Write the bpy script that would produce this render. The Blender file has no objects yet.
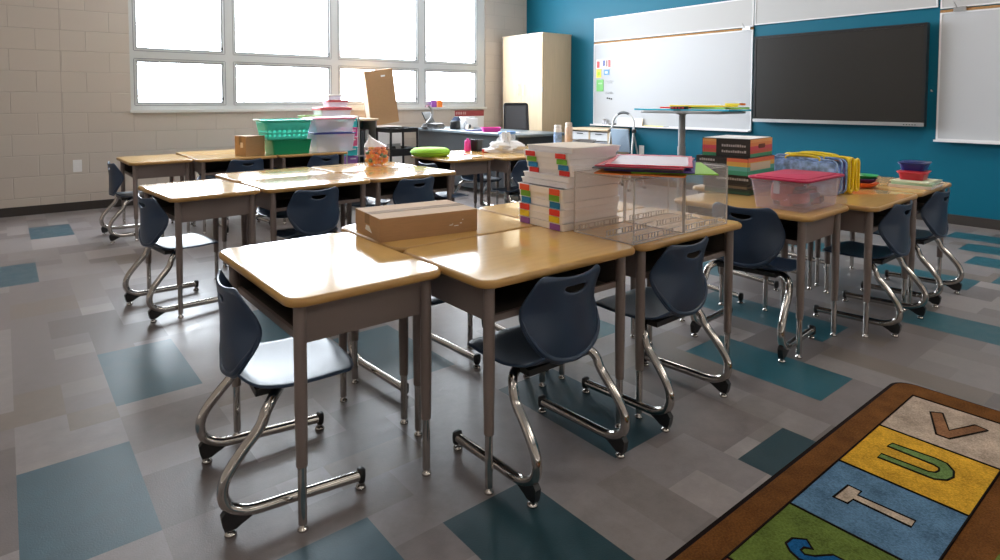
import bpy, math, random
from math import sin, cos, pi, radians
from mathutils import Vector, Matrix
random.seed(7)
C = bpy.context.scene.collection

# ------------------------------------------------------------------ materials
def nodes_of(name):
    m = bpy.data.materials.new(name); m.use_nodes = True
    nt = m.node_tree; return m, nt, nt.nodes['Principled BSDF']
def mat(name, col, rough=.5, metal=0, coat=0, alpha=1, var=0, scale=8, bump=0, bscale=60, emit=None, spec=.5, stretch=(1, 1, 1), sheen=0):
    m, nt, p = nodes_of(name)
    p.inputs['Base Color'].default_value = (*col, 1)
    p.inputs['Roughness'].default_value = rough
    p.inputs['Metallic'].default_value = metal
    p.inputs['Coat Weight'].default_value = coat
    p.inputs['Coat Roughness'].default_value = .08
    p.inputs['Alpha'].default_value = alpha
    p.inputs['Specular IOR Level'].default_value = spec
    p.inputs['Sheen Weight'].default_value = sheen
    if emit:
        p.inputs['Emission Color'].default_value = (*emit[0], 1); p.inputs['Emission Strength'].default_value = emit[1]
    if var or bump:
        tc = nt.nodes.new('ShaderNodeTexCoord'); mp = nt.nodes.new('ShaderNodeMapping')
        mp.inputs['Scale'].default_value = stretch
        nt.links.new(tc.outputs['Object'], mp.inputs[0])
        if var:
            n = nt.nodes.new('ShaderNodeTexNoise'); n.inputs['Scale'].default_value = scale; n.inputs['Detail'].default_value = 5
            nt.links.new(mp.outputs[0], n.inputs['Vector'])
            r = nt.nodes.new('ShaderNodeMapRange'); r.inputs[1].default_value = .3; r.inputs[2].default_value = .7
            r.inputs[3].default_value = 1 - var; r.inputs[4].default_value = 1 + var
            nt.links.new(n.outputs[0], r.inputs[0])
            mx = nt.nodes.new('ShaderNodeVectorMath'); mx.operation = 'SCALE'; mx.inputs[0].default_value = col
            nt.links.new(r.outputs[0], mx.inputs['Scale']); nt.links.new(mx.outputs[0], p.inputs['Base Color'])
        if bump:
            n = nt.nodes.new('ShaderNodeTexNoise'); n.inputs['Scale'].default_value = bscale; n.inputs['Detail'].default_value = 4
            nt.links.new(mp.outputs[0], n.inputs['Vector'])
            b = nt.nodes.new('ShaderNodeBump'); b.inputs['Strength'].default_value = bump; b.inputs['Distance'].default_value = .004
            nt.links.new(n.outputs[0], b.inputs['Height']); nt.links.new(b.outputs[0], p.inputs['Normal'])
    return m

M = {}
M['laminate'] = mat('desk_laminate', (.66, .405, .140), .125, coat=.2, var=.05, scale=6, stretch=(1, 9, 1))
M['edge'] = mat('desk_edge_band', (.47, .265, .080), .3)
M['taupe'] = mat('taupe_steel', (.21, .165, .148), .42, var=.03)
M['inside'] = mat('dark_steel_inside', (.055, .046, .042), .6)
M['chrome'] = mat('chrome', (.54, .51, .48), .13, metal=1)
M['navy'] = mat('navy_plastic', (.025, .047, .090), .33, bump=.12, bscale=260)
M['black'] = mat('black_plastic', (.012, .012, .013), .4)
M['steel'] = mat('brushed_steel', (.5, .5, .5), .35, metal=1)
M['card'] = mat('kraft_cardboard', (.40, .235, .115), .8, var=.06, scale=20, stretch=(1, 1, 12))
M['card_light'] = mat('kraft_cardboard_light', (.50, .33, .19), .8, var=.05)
M['tape'] = mat('packing_tape', (.46, .29, .15), .7, alpha=.5)
M['paperwhite'] = mat('white_paper', (.8, .8, .8), .7)
M['white'] = mat('white_plastic', (.82, .80, .79), .35)
M['clear'] = mat('clear_plastic', (.82, .84, .92), .18, alpha=.38)
M['acrylic'] = mat('clear_acrylic', (.90, .86, .84), .06, alpha=.10)
M['acrylic_edge'] = mat('acrylic_edge', (.62, .57, .53), .15, alpha=.7)
M['hotpink'] = mat('hot_pink_lid', (.55, .018, .085), .4)
M['red'] = mat('red_plastic', (.60, .03, .03), .4)
M['blue'] = mat('royal_blue_plastic', (.015, .03, .22), .35)
M['teal_pl'] = mat('turquoise_plastic', (.07, .70, .56), .4)
M['green_pl'] = mat('green_plastic', (.0, .27, .12), .4)
M['lime'] = mat('lime_fabric', (.33, .66, .03), .7, bump=.3)
M['pink'] = mat('bright_pink_plastic', (.85, .06, .42), .4)
M['orange'] = mat('orange_plastic', (.9, .22, .02), .5)
M['purple'] = mat('purple_paper', (.30, .07, .42), .6)
M['yellow'] = mat('yellow_plastic', (.85, .66, .02), .4)
M['cyan'] = mat('cyan_card', (.02, .45, .65), .5)
M['darkgrey'] = mat('charcoal_laminate', (.055, .062, .068), .4)
M['greytop'] = mat('grey_blue_top', (.16, .20, .23), .3)
M['grey'] = mat('grey_metal', (.33, .33, .33), .45)
M['maple'] = mat('maple_melamine', (.60, .46, .30), .4, coat=.15, var=.05, scale=5, stretch=(6, 6, .6))
M['maple_door'] = mat('maple_melamine_door', (.56, .44, .29), .6, spec=.3, var=.04, scale=5, stretch=(6, 6, .6))
M['wb'] = mat('whiteboard_enamel', (.48, .49, .51), .45, spec=.3)
M['tack'] = mat('grey_tackboard', (.47, .47, .47), .85, bump=.3, bscale=120)
M['cork'] = mat('cork', (.36, .19, .07), .9, var=.15, scale=60)
M['trimwhite'] = mat('white_aluminium', (.72, .72, .73), .35)
M['screen'] = mat('screen_glass', (.019, .017, .015), .28, spec=.4)
M['glass'] = mat('window_glass', (.9, .95, 1), .02, alpha=.06)
M['winframe'] = mat('window_frame_paint', (.56, .57, .57), .4)
M['mesh'] = mat('grey_mesh_fabric', (.10, .10, .11), .7, bump=.4, bscale=400)
M['bag'] = mat('white_film', (.86, .84, .84), .3, alpha=.8)
M['cello'] = mat('cellophane', (.85, .82, .85), .12, alpha=.14)
M['cream'] = mat('cream_plastic', (.75, .62, .50), .45)
M['lightblue'] = mat('pale_blue_plastic', (.25, .36, .50), .4)
M['ladderblue'] = mat('grey_blue_step', (.27, .35, .44), .4)
M['alum'] = mat('satin_aluminium', (.55, .55, .54), .35, metal=.6)
M['bag_print'] = mat('blue_printed_vinyl', (.28, .42, .70), .25, coat=.5, var=.5, scale=22)
M['bin_dark'] = mat('dark_grey_tub', (.11, .10, .10), .45)
M['lilac'] = mat('lilac_print', (.55, .55, .75), .6)

def stripes(name, cols, axis, lo, hi, rough=.6):
    """hard colour bands along one object axis (printed cartons, stacks of card)"""
    m, nt, p = nodes_of(name)
    tc = nt.nodes.new('ShaderNodeTexCoord'); sp = nt.nodes.new('ShaderNodeSeparateXYZ')
    mr = nt.nodes.new('ShaderNodeMapRange'); mr.inputs[1].default_value = lo; mr.inputs[2].default_value = hi
    cr = nt.nodes.new('ShaderNodeValToRGB'); cr.color_ramp.interpolation = 'CONSTANT'
    e = cr.color_ramp.elements
    while len(e) > 1: e.remove(e[-1])
    e[0].position = 0; e[0].color = (*cols[0], 1)
    for i, c in enumerate(cols[1:], 1):
        q = e.new(i / len(cols)); q.color = (*c, 1)
    nt.links.new(tc.outputs['Object'], sp.inputs[0]); nt.links.new(sp.outputs[axis], mr.inputs[0])
    nt.links.new(mr.outputs[0], cr.inputs[0]); nt.links.new(cr.outputs[0], p.inputs['Base Color'])
    p.inputs['Roughness'].default_value = rough
    return m

def rug_mat(name, col, var=.36):
    m, nt, p = nodes_of(name)
    tc = nt.nodes.new('ShaderNodeTexCoord')
    a = nt.nodes.new('ShaderNodeTexNoise'); a.inputs['Scale'].default_value = 190; a.inputs['Detail'].default_value = 2
    b = nt.nodes.new('ShaderNodeTexNoise'); b.inputs['Scale'].default_value = 14; b.inputs['Detail'].default_value = 4
    nt.links.new(tc.outputs['Object'], a.inputs['Vector']); nt.links.new(tc.outputs['Object'], b.inputs['Vector'])
    ad = nt.nodes.new('ShaderNodeMath'); ad.operation = 'ADD'
    nt.links.new(a.outputs[0], ad.inputs[0]); nt.links.new(b.outputs[0], ad.inputs[1])
    r = nt.nodes.new('ShaderNodeMapRange'); r.inputs[1].default_value = .7; r.inputs[2].default_value = 1.3
    r.inputs[3].default_value = 1 - var; r.inputs[4].default_value = 1 + var
    nt.links.new(ad.outputs[0], r.inputs[0])
    mx = nt.nodes.new('ShaderNodeVectorMath'); mx.operation = 'SCALE'; mx.inputs[0].default_value = col
    nt.links.new(r.outputs[0], mx.inputs['Scale']); nt.links.new(mx.outputs[0], p.inputs['Base Color'])
    bp = nt.nodes.new('ShaderNodeBump'); bp.inputs['Strength'].default_value = .7; bp.inputs['Distance'].default_value = .006
    nt.links.new(a.outputs[0], bp.inputs['Height']); nt.links.new(bp.outputs[0], p.inputs['Normal'])
    p.inputs['Roughness'].default_value = 1; p.inputs['Specular IOR Level'].default_value = .1
    return m

def block_mat(name, col, swap):
    """painted concrete blocks in running bond"""
    m, nt, p = nodes_of(name)
    tc = nt.nodes.new('ShaderNodeTexCoord'); sp = nt.nodes.new('ShaderNodeSeparateXYZ'); cb = nt.nodes.new('ShaderNodeCombineXYZ')
    nt.links.new(tc.outputs['Object'], sp.inputs[0])
    ox = nt.nodes.new('ShaderNodeMath'); ox.operation = 'ADD'; ox.inputs[1].default_value = -.06
    oz = nt.nodes.new('ShaderNodeMath'); oz.operation = 'ADD'; oz.inputs[1].default_value = .04
    nt.links.new(sp.outputs[1 if swap else 0], ox.inputs[0]); nt.links.new(sp.outputs[2], oz.inputs[0])
    nt.links.new(ox.outputs[0], cb.inputs[0]); nt.links.new(oz.outputs[0], cb.inputs[1])
    br = nt.nodes.new('ShaderNodeTexBrick')
    br.inputs['Scale'].default_value = 1; br.inputs['Brick Width'].default_value = .405; br.inputs['Row Height'].default_value = .2025
    br.inputs['Mortar Size'].default_value = .0045; br.inputs['Mortar Smooth'].default_value = .6
    br.inputs['Color1'].default_value = (*col, 1); br.inputs['Color2'].default_value = (*[c * .975 for c in col], 1)
    br.inputs['Mortar'].default_value = (*[c * .86 for c in col], 1)
    nt.links.new(cb.outputs[0], br.inputs['Vector']); nt.links.new(br.outputs['Color'], p.inputs['Base Color'])
    n = nt.nodes.new('ShaderNodeTexNoise'); n.inputs['Scale'].default_value = 90; n.inputs['Detail'].default_value = 3
    nt.links.new(tc.outputs['Object'], n.inputs['Vector'])
    ml = nt.nodes.new('ShaderNodeMath'); ml.operation = 'MULTIPLY_ADD'; ml.inputs[1].default_value = .12
    nt.links.new(n.outputs[0], ml.inputs[0])
    iv = nt.nodes.new('ShaderNodeMath'); iv.operation = 'SUBTRACT'; iv.inputs[0].default_value = 1
    nt.links.new(br.outputs['Fac'], iv.inputs[1]); nt.links.new(iv.outputs[0], ml.inputs[2])
    b = nt.nodes.new('ShaderNodeBump'); b.inputs['Strength'].default_value = .55; b.inputs['Distance'].default_value = .006
    nt.links.new(ml.outputs[0], b.inputs['Height']); nt.links.new(b.outputs[0], p.inputs['Normal'])
    p.inputs['Roughness'].default_value = .45
    return m

# ------------------------------------------------------------------ mesh builder
def rrect(w, d, r, n=5, cx=0, cy=0):
    out = []
    for sx, sy, a0 in ((1, 1, 0), (-1, 1, 90), (-1, -1, 180), (1, -1, 270)):
        for i in range(n + 1):
            a = radians(a0 + 90 * i / n)
            out.append((cx + sx * (w / 2 - r) + r * cos(a), cy + sy * (d / 2 - r) + r * sin(a)))
    return out

def smooth_path(pts, n=6, closed=False):
    P = [Vector(p) for p in pts]; out = []
    L = len(P)
    rng = range(L) if closed else range(L - 1)
    for i in rng:
        p0 = P[(i - 1) % L] if closed or i > 0 else P[0] * 2 - P[1]
        p1 = P[i]; p2 = P[(i + 1) % L]
        p3 = P[(i + 2) % L] if closed or i + 2 < L else P[-1] * 2 - P[-2]
        for k in range(n):
            t = k / n
            out.append(.5 * ((2 * p1) + (p2 - p0) * t + (2 * p0 - 5 * p1 + 4 * p2 - p3) * t * t + (3 * p1 - p0 - 3 * p2 + p3) * t ** 3))
    if not closed: out.append(P[-1])
    return out

class B:
    def __init__(s): s.v = []; s.f = []; s.m = []
    def add(s, vs, fs, mi=0):
        b = len(s.v); s.v += [tuple(v) for v in vs]
        for f in fs: s.f.append(tuple(b + i for i in f)); s.m.append(mi)
        return s
    def box(s, x0, x1, y0, y1, z0, z1, mi=0):
        return s.add([(x0, y0, z0), (x1, y0, z0), (x1, y1, z0), (x0, y1, z0), (x0, y0, z1), (x1, y0, z1), (x1, y1, z1), (x0, y1, z1)],
              [(3, 2, 1, 0), (4, 5, 6, 7), (0, 1, 5, 4), (1, 2, 6, 5), (2, 3, 7, 6), (3, 0, 4, 7)], mi)
    def loft(s, rings, mi=0, cap0=True, cap1=True, closed=False):
        n = len(rings[0]); vs = [p for r in rings for p in r]; fs = []
        R = len(rings)
        for i in range(R if closed else R - 1):
            j = (i + 1) % R
            for k in range(n):
                k2 = (k + 1) % n
                fs.append((i * n + k, i * n + k2, j * n + k2, j * n + k))
        if not closed:
            if cap0: fs.append(tuple(range(n - 1, -1, -1)))
            if cap1: fs.append(tuple((R - 1) * n + k for k in range(n)))
        return s.add(vs, fs, mi)
    def slab(s, outline, z0, z1, bev=0, mi=0, taper=1):
        """closed prism with softened upper and lower edges"""
        cx = sum(p[0] for p in outline) / len(outline); cy = sum(p[1] for p in outline) / len(outline)
        ext = max(max(abs(p[0] - cx), abs(p[1] - cy)) for p in outline)
        def ring(z, k, t=1): return [(cx + (p[0] - cx) * k * t, cy + (p[1] - cy) * k * t, z) for p in outline]
        if bev:
            k = 1 - bev / ext; km = 1 - .3 * bev / ext
            rs = [ring(z0, k), ring(z0 + bev * .3, km), ring(z0 + bev, 1), ring(z1 - bev, 1, taper), ring(z1 - bev * .3, km, taper), ring(z1, k, taper)]
        else: rs = [ring(z0, 1), ring(z1, 1, taper)]
        return s.loft(rs, mi)
    def tube(s, pts, r, seg=10, mi=0, closed=False, cap=True):
        P = [Vector(p) for p in pts]; n = len(P)
        R = r if isinstance(r, (list, tuple)) else [r] * n
        rings = []; up = None
        for i in range(n):
            a = P[(i - 1) % n] if closed or i > 0 else P[0]
            b = P[(i + 1) % n] if closed or i < n - 1 else P[-1]
            t = (b - a).normalized()
            if up is None: up = Vector((0, 0, 1)) if abs(t.z) < .9 else Vector((1, 0, 0))
            sd = t.cross(up).normalized(); up = sd.cross(t).normalized()
            rings.append([tuple(P[i] + sd * (cos(2 * pi * k / seg) * R[i]) + up * (sin(2 * pi * k / seg) * R[i])) for k in range(seg)])
        return s.loft(rings, mi, cap, cap, closed)
    def lathe(s, prof, c=(0, 0, 0), seg=16, mi=0, sx=1, sy=1):
        rings = [[(c[0] + r * sx * cos(2 * pi * k / seg), c[1] + r * sy * sin(2 * pi * k / seg), c[2] + z) for k in range(seg)] for r, z in prof]
        return s.loft(rings, mi)
    def grid(s, fn, nu, nv, mi=0, skip=()):
        vs = [fn(i / nu, j / nv) for j in range(nv + 1) for i in range(nu + 1)]
        fs = [(j * (nu + 1) + i, j * (nu + 1) + i + 1, (j + 1) * (nu + 1) + i + 1, (j + 1) * (nu + 1) + i)
              for j in range(nv) for i in range(nu) if (i, j) not in skip]
        return s.add(vs, fs, mi)
    def move(s, v0, mtx):
        for i in range(v0, len(s.v)): s.v[i] = tuple(mtx @ Vector(s.v[i]))
        return s
    def tote(s, w, d, h, r=.02, t=.004, taper=.88, z=0, mi=0, rim=.006):
        """open tub, walls with thickness, flaring towards the rim"""
        def ring(k, z_, off): return [(x * k, y * k, z_) for x, y in rrect(w + 2 * off, d + 2 * off, max(r + off, .003))]
        s.loft([ring(taper, z, 0), ring(1, z + h - rim, 0), ring(1, z + h - rim, rim), ring(1, z + h, rim), ring(1, z + h, -t), ring(taper, z + t, -t)], mi)
        return s

def mesh_obj(name, b, mats, parent=None, smooth=35, mods=None):
    me = bpy.data.meshes.new(name); me.from_pydata(b.v, [], b.f)
    if not isinstance(mats, (list, tuple)): mats = [mats]
    for m in mats: me.materials.append(M[m] if isinstance(m, str) else m)
    for i, p in enumerate(me.polygons): p.material_index = b.m[i]
    me.validate(); me.update()
    if smooth:
        me.polygons.foreach_set('use_smooth', [True] * len(me.polygons))
        me.set_sharp_from_angle(angle=radians(smooth))
    o = bpy.data.objects.new(name, me); C.objects.link(o)
    if mods:
        for k, kw in mods:
            md = o.modifiers.new(k.lower(), k)
            for a, v in kw.items(): setattr(md, a, v)
        dg = bpy.context.evaluated_depsgraph_get(); dg.update()
        me2 = bpy.data.meshes.new_from_object(o.evaluated_get(dg)); o.modifiers.clear(); o.data = me2
        me2.polygons.foreach_set('use_smooth', [True] * len(me2.polygons))
    if parent: o.parent = parent
    return o
def tag(o, label, cat, group=None, kind=None):
    o['label'] = label; o['category'] = cat
    if group: o['group'] = group
    if kind: o['kind'] = kind
    return o
def thing(name, label, cat, loc=(0, 0, 0), rz=0, group=None):
    o = bpy.data.objects.new(name, None); C.objects.link(o); o.empty_display_size = .05
    o.location = loc; o.rotation_euler = (0, 0, rz)
    return tag(o, label, cat, group)
def put(o, loc, rz=0): o.location = loc; o.rotation_euler = (0, 0, rz); return o
def struct(name, b, mats, smooth=0, parent=None):
    o = mesh_obj(name, b, mats, parent, smooth)
    if not parent: o['kind'] = 'structure'
    return o
def dup(root, label, loc, rz=0):
    def cp(o, par):
        c = o.copy(); C.objects.link(c); c.parent = par
        for k in o.children: cp(k, c)
        return c
    r = cp(root, None); r.location = loc; r.rotation_euler = (0, 0, rz); r['label'] = label
    return r

# ------------------------------------------------------------------ camera (level of the photographer's chest, long side walls at 6.6 m and 7.25 m)
F, CX, CY, YAW, PITCH, CAMH = 608.63, 484.29, 129.0, .6696, .0482, 1.104
cam = bpy.data.objects.new('camera', bpy.data.cameras.new('camera')); C.objects.link(cam)
cam.data.sensor_fit = 'HORIZONTAL'; cam.data.sensor_width = 36; cam.data.lens = F * 36 / 1000
cam.data.shift_x = (500 - CX) / 1000; cam.data.shift_y = -(280 - CY) / 1000
cam.data.clip_start = .05
cam.location = (0, 0, CAMH); cam.rotation_euler = (pi / 2 - PITCH, 0, -YAW)
bpy.context.scene.camera = cam

XT, YW, XL, YB, ZC = 6.60, 7.25, -3.2, -3.6, 3.15

# ------------------------------------------------------------------ floor: vinyl tiles, slate field with teal accent tiles
def build_floor():
    cx_, cy_ = .145, .0472
    x0, y0 = -3.19, -3.5404
    nx, ny = 68, 229
    base = [[0] * nx for _ in range(ny)]
    rnd = random.Random(21)
    greys = [(.180, .155, .152), (.235, .208, .203), (.205, .180, .173), (.138, .116, .112), (.295, .262, .256), (.178, .145, .126), (.225, .200, .200)]
    wts = [5, 6, 6, 3, 2, 3, 5]
    col = {}
    for i in range(nx):
        for j in range(ny): col[i, j] = greys[0]
    for k in range(3200):
        w = rnd.choice([1, 1, 2, 2, 2, 3]); h = rnd.choice([3, 3, 6, 6, 9, 12])
        i0 = rnd.randrange(-2, nx); j0 = rnd.randrange(-4, ny); j0 -= j0 % 3
        g = rnd.choices(greys, wts)[0]
        for i in range(max(0, i0), min(nx, i0 + w)):
            for j in range(max(0, j0), min(ny, j0 + h)): col[i, j] = g
    teal = (.038, .090, .120); teal2 = (.020, .098, .128); dark = (.014, .046, .060)  # left-hand teal greyed: window reflection put into the tile colour
    R = [(.145, .435, 5.93, 6.5, teal), (-.13, .19, 4.51, 5.08, teal), (.27, .56, 2.5, 3.06, teal), (0, .29, 1.7, 2.24, teal),
         (.87, 1.16, .71, 1.28, dark), (1.45, 1.74, 1.16, 1.75, dark), (2.32, 2.6, .94, 1.49, teal2), (1.74, 2.03, .50, .94, dark),
         (2.9, 3.19, 1.17, 1.88, teal2), (3.48, 3.77, .5, 1.09, teal2), (5.02, 5.3, .66, 1.2, teal2), (4.6, 4.9, .2, .95, teal2),
         (4.35, 4.64, .98, 1.5, teal2), (5.5, 5.8, .8, 1.34, teal2), (6.0, 6.27, 1.0, 1.5, teal2), (2.03, 2.32, 1.84, 2.2, teal2),
         (1.16, 1.45, 3.85, 4.32, teal), (.87, 1.16, 2.7, 3.2, teal), (1.16, 1.45, 2.05, 2.58, teal), (1.74, 2.03, 6.0, 6.5, teal),
         (3.48, 3.77, 2.05, 2.6, teal2), (3.19, 3.48, 3.0, 3.6, teal2), (2.61, 2.9, 3.0, 3.5, teal), (2.03, 2.32, 2.6, 3.1, teal2), (.44, .73, .9, 1.42, teal),
         (4.06, 4.35, 2.9, 3.5, teal2), (3.77, 4.06, 4.4, 4.9, teal), (3.19, 3.48, 4.6, 5.2, teal), (2.9, 3.19, 5.6, 6.1, teal), (4.93, 5.2, 3.8, 4.4, teal2),
         (5.22, 5.5, 2.4, 2.95, teal2), (4.64, 4.93, 1.9, 2.4, teal2), (-.58, -.29, 3.3, 3.85, teal), (-.87, -.58, 5.4, 5.95, teal), (-1.2, -.9, 2.2, 2.8, teal),
         (0, .29, -.6, 0, teal), (1.45, 1.74, -1.2, -.6, teal), (3.2, 3.5, -.8, -.2, teal2), (4.9, 5.2, -1.2, -.6, teal2), (2.3, 2.6, -1.9, -1.3, teal)]
    for a, b_, c, d, t in R:
        for i in range(nx):
            xm = x0 + (i + .5) * cx_
            if not (a < xm < b_): continue
            for j in range(ny):
                ym = y0 + (j + .5) * cy_
                if c < ym < d: col[i, j] = t
    b = B(); cols = []
    for j in range(ny):
        i = 0
        while i < nx:
            k = i + 1
            b.add([(x0 + i * cx_, y0 + j * cy_, 0), (x0 + k * cx_, y0 + j * cy_, 0), (x0 + k * cx_, y0 + (j + 1) * cy_, 0), (x0 + i * cx_, y0 + (j + 1) * cy_, 0)], [(0, 1, 2, 3)])
            cols.append(col[i, j]); i = k
    m, nt, p = nodes_of('vinyl_floor_tiles')
    at = nt.nodes.new('ShaderNodeAttribute'); at.attribute_name = 'tile_colour'
    tc = nt.nodes.new('ShaderNodeTexCoord')
    n = nt.nodes.new('ShaderNodeTexNoise'); n.inputs['Scale'].default_value = 14; n.inputs['Detail'].default_value = 8; n.inputs['Roughness'].default_value = .7
    nt.links.new(tc.outputs['Object'], n.inputs['Vector'])
    r = nt.nodes.new('ShaderNodeMapRange'); r.inputs[1].default_value = .25; r.inputs[2].default_value = .75; r.inputs[3].default_value = .80; r.inputs[4].default_value = 1.20
    nt.links.new(n.outputs[0], r.inputs[0])
    vm = nt.nodes.new('ShaderNodeVectorMath'); vm.operation = 'SCALE'
    nt.links.new(at.outputs['Color'], vm.inputs[0]); nt.links.new(r.outputs[0], vm.inputs['Scale']); nt.links.new(vm.outputs[0], p.inputs['Base Color'])
    n2 = nt.nodes.new('ShaderNodeTexNoise'); n2.inputs['Scale'].default_value = 220; n2.inputs['Detail'].default_value = 3
    nt.links.new(tc.outputs['Object'], n2.inputs['Vector'])
    bp = nt.nodes.new('ShaderNodeBump'); bp.inputs['Strength'].default_value = .18; bp.inputs['Distance'].default_value = .003
    nt.links.new(n2.outputs[0], bp.inputs['Height']); nt.links.new(bp.outputs[0], p.inputs['Normal'])
    r2 = nt.nodes.new('ShaderNodeMapRange'); r2.inputs[1].default_value = .3; r2.inputs[2].default_value = .7; r2.inputs[3].default_value = .30; r2.inputs[4].default_value = .44
    nt.links.new(n.outputs[0], r2.inputs[0]); nt.links.new(r2.outputs[0], p.inputs['Roughness'])
    o = mesh_obj('floor', b, m, smooth=0); o['kind'] = 'structure'
    a = o.data.color_attributes.new('tile_colour', 'FLOAT_COLOR', 'CORNER')
    flat = []
    for c in cols: flat += [*c, 1] * 4
    a.data.foreach_set('color', flat)
build_floor()

# ------------------------------------------------------------------ walls, ceiling, trim
WX0, WX1, WZ0, WZ1 = 1.05, 5.76, .965, 2.88
cream = block_mat('painted_block_wall', (.55, .478, .415), False)
cream_side = block_mat('painted_block_wall_side', (.55, .478, .415), True)
teal_wall = mat('teal_wall_paint', (.0, .112, .178), .5, spec=.25, bump=.05, bscale=150)
b = B(); y0, y1 = YW, YW + .22
b.box(XL - .2, WX0, y0, y1, 0, ZC); b.box(WX1, XT + .2, y0, y1, 0, ZC); b.box(WX0, WX1, y0, y1, 0, WZ0); b.box(WX0, WX1, y0, y1, WZ1, ZC)
struct('wall_back', b, cream)
struct('wall_right', B().box(XT, XT + .2, YB - .2, YW, 0, ZC), teal_wall)
struct('wall_left', B().box(XL - .2, XL, YB - .2, YW, 0, ZC), cream_side)
struct('wall_front', B().box(XL, XT, YB - .2, YB, 0, ZC), cream)
struct('ceiling', B().box(XL - .2, XT + .2, YB - .2, YW + .22, ZC, ZC + .1), mat('ceiling_tile', (.72, .71, .69), .9, var=.03, scale=40))
basem = mat('dark_brown_vinyl_base', (.035, .028, .024), .5)
struct('baseboard_back', B().box(XL, XT, YW - .012, YW, 0, .085), basem)
struct('trim_1', B().box(.455, .461, YW - .0015, YW + .001, .085, ZC - .01), mat('control_joint_sealant', (.42, .36, .31), .7))
struct('baseboard_right', B().box(XT - .012, XT, YB, YW - .012, 0, .085), basem)

# window: painted frame, four bays of two lights each
wf = bpy.data.objects.new('window_1', None); C.objects.link(wf); wf['kind'] = 'structure'
wf.location = (0, YW, 0)
xs = [(1.105, 1.985), (2.105, 3.268), (3.395, 4.562), (4.70, 5.60)]; zs = [(1.058, 1.52), (1.632, 2.82)]
b = B(); fy0, fy1 = .02, .12
xe = [WX0] + [v for p in xs for v in p] + [WX1]
for i in range(0, len(xe), 2): b.box(xe[i], xe[i + 1], fy0, fy1, WZ0 + .03, WZ1)
for a, c in xs:
    b.box(a, c, fy0, fy1, WZ0 + .03, zs[0][0]); b.box(a, c, fy0, fy1, zs[0][1], zs[1][0]); b.box(a, c, fy0, fy1, zs[1][1], WZ1)
struct('window_frame', b, 'winframe', parent=wf)
b = B()
for a, c in xs:
    for lo, hi in zs:
        t = .022; ya, yb_ = .035, .06
        for bx in ((a - .0, a + t, lo, hi), (c - t, c, lo, hi), (a + t, c - t, lo, lo + t), (a + t, c - t, hi - t, hi)): b.box(bx[0], bx[1], ya, yb_, bx[2], bx[3])
struct('sash', b, mat('sash_paint', (.40, .41, .42), .4), parent=wf)
b = B()
for a, c in xs[:]:
    for z in (1.10, 1.66): b.box(c - .03, c - .012, .006, .02, z, z + .03)
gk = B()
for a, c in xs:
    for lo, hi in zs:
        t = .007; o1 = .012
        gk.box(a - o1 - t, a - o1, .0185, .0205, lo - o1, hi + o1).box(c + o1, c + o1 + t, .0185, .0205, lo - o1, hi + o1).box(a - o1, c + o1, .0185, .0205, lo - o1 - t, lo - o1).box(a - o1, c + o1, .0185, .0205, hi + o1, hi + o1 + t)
struct('frame_groove', gk, mat('gasket_dark_paint', (.22, .23, .24), .5), parent=wf)  # thin dark gasket lines around each pane
struct('window_latch', b, 'black', parent=wf)
for a, c in xs:
    for lo, hi in zs:
        struct('pane', B().box(a, c, .07, .076, lo, hi), 'glass', parent=wf)
struct('window_sill', B().box(WX0 - .01, WX1 + .01, -.03, .12, WZ0, WZ0 + .03), mat('window_sill_paint', (.66, .65, .62), .45), parent=wf)

# ------------------------------------------------------------------ boards and screen on the teal wall
def board(y0, y1, z0, z1, label, tray=True):
    o = thing('whiteboard', label, 'whiteboard', (XT, (y0 + y1) / 2, z0)); hw = (y1 - y0) / 2; h = z1 - z0
    mesh_obj('writing_surface', B().box(-.018, -.004, -hw + .012, hw - .012, .012, h - .012), 'wb', o)
    b = B()
    for q in ((-hw, hw, 0, .014), (-hw, hw, h - .014, h)): b.box(-.024, -.002, q[0], q[1], q[2], q[3])
    for q in (-hw, hw - .014): b.box(-.024, -.002, q, q + .014, .014, h - .014)
    mesh_obj('frame', b, 'trimwhite', o)
    mesh_obj('marker_tray', B().box(-.085, -.024, -hw, hw, -.012, 0).box(-.092, -.085, -hw, hw, -.012, .006), 'trimwhite', o)
    b = B().box(-.022, -.002, -hw, hw, h + .002, h + .024)
    mesh_obj('cork_rail', b, 'cork', o)
    return o
board(3.49, 5.815, .755, 1.885, 'large whiteboard left of the black screen, with notes magneted at its left end')
board(-.62, 1.765, .742, 1.875, 'whiteboard right of the black screen, cut off by the picture edge')
def tackboard(y0, y1, z0, z1, label):
    o = thing('tackboard', label, 'tackboard', (XT, (y0 + y1) / 2, z0)); hw = (y1 - y0) / 2; h = z1 - z0
    mesh_obj('fabric_panel', B().box(-.016, -.002, -hw + .01, hw - .01, .01, h - .01), 'tack', o)
    b = B().box(-.022, -.002, -hw, hw, 0, .012).box(-.022, -.002, -hw, hw, h - .014, h)
    for q in (-hw, hw - .012): b.box(-.022, -.002, q, q + .012, .012, h - .014)
    mesh_obj('frame', b, 'trimwhite', o)
tackboard(3.49, 5.815, 1.918, 2.24, 'narrow grey tackboard above the whiteboard at the left')
tackboard(1.785, 3.475, 1.93, 2.24, 'narrow grey tackboard directly above the black screen')
tackboard(-.62, 1.765, 1.91, 2.24, 'narrow grey tackboard at the upper right picture corner')
def clip(y, z, label):
    o = thing('map_clip', label, 'clip', (XT - .024, y, z), 0)
    mesh_obj('clamp', B().box(-.016, 0, -.045, .045, -.02, .02), 'steel', o)
    mesh_obj('spring_lever', B().tube([(-.016, .02, .01), (-.04, .03, .05), (-.045, .04, .06)], .004, 6), 'steel', o)
clip(3.56, 1.90, 'metal clip on the cork rail at the right end of the left whiteboard')
clip(1.62, 1.895, 'metal clip on the cork rail of the right whiteboard')

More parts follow.
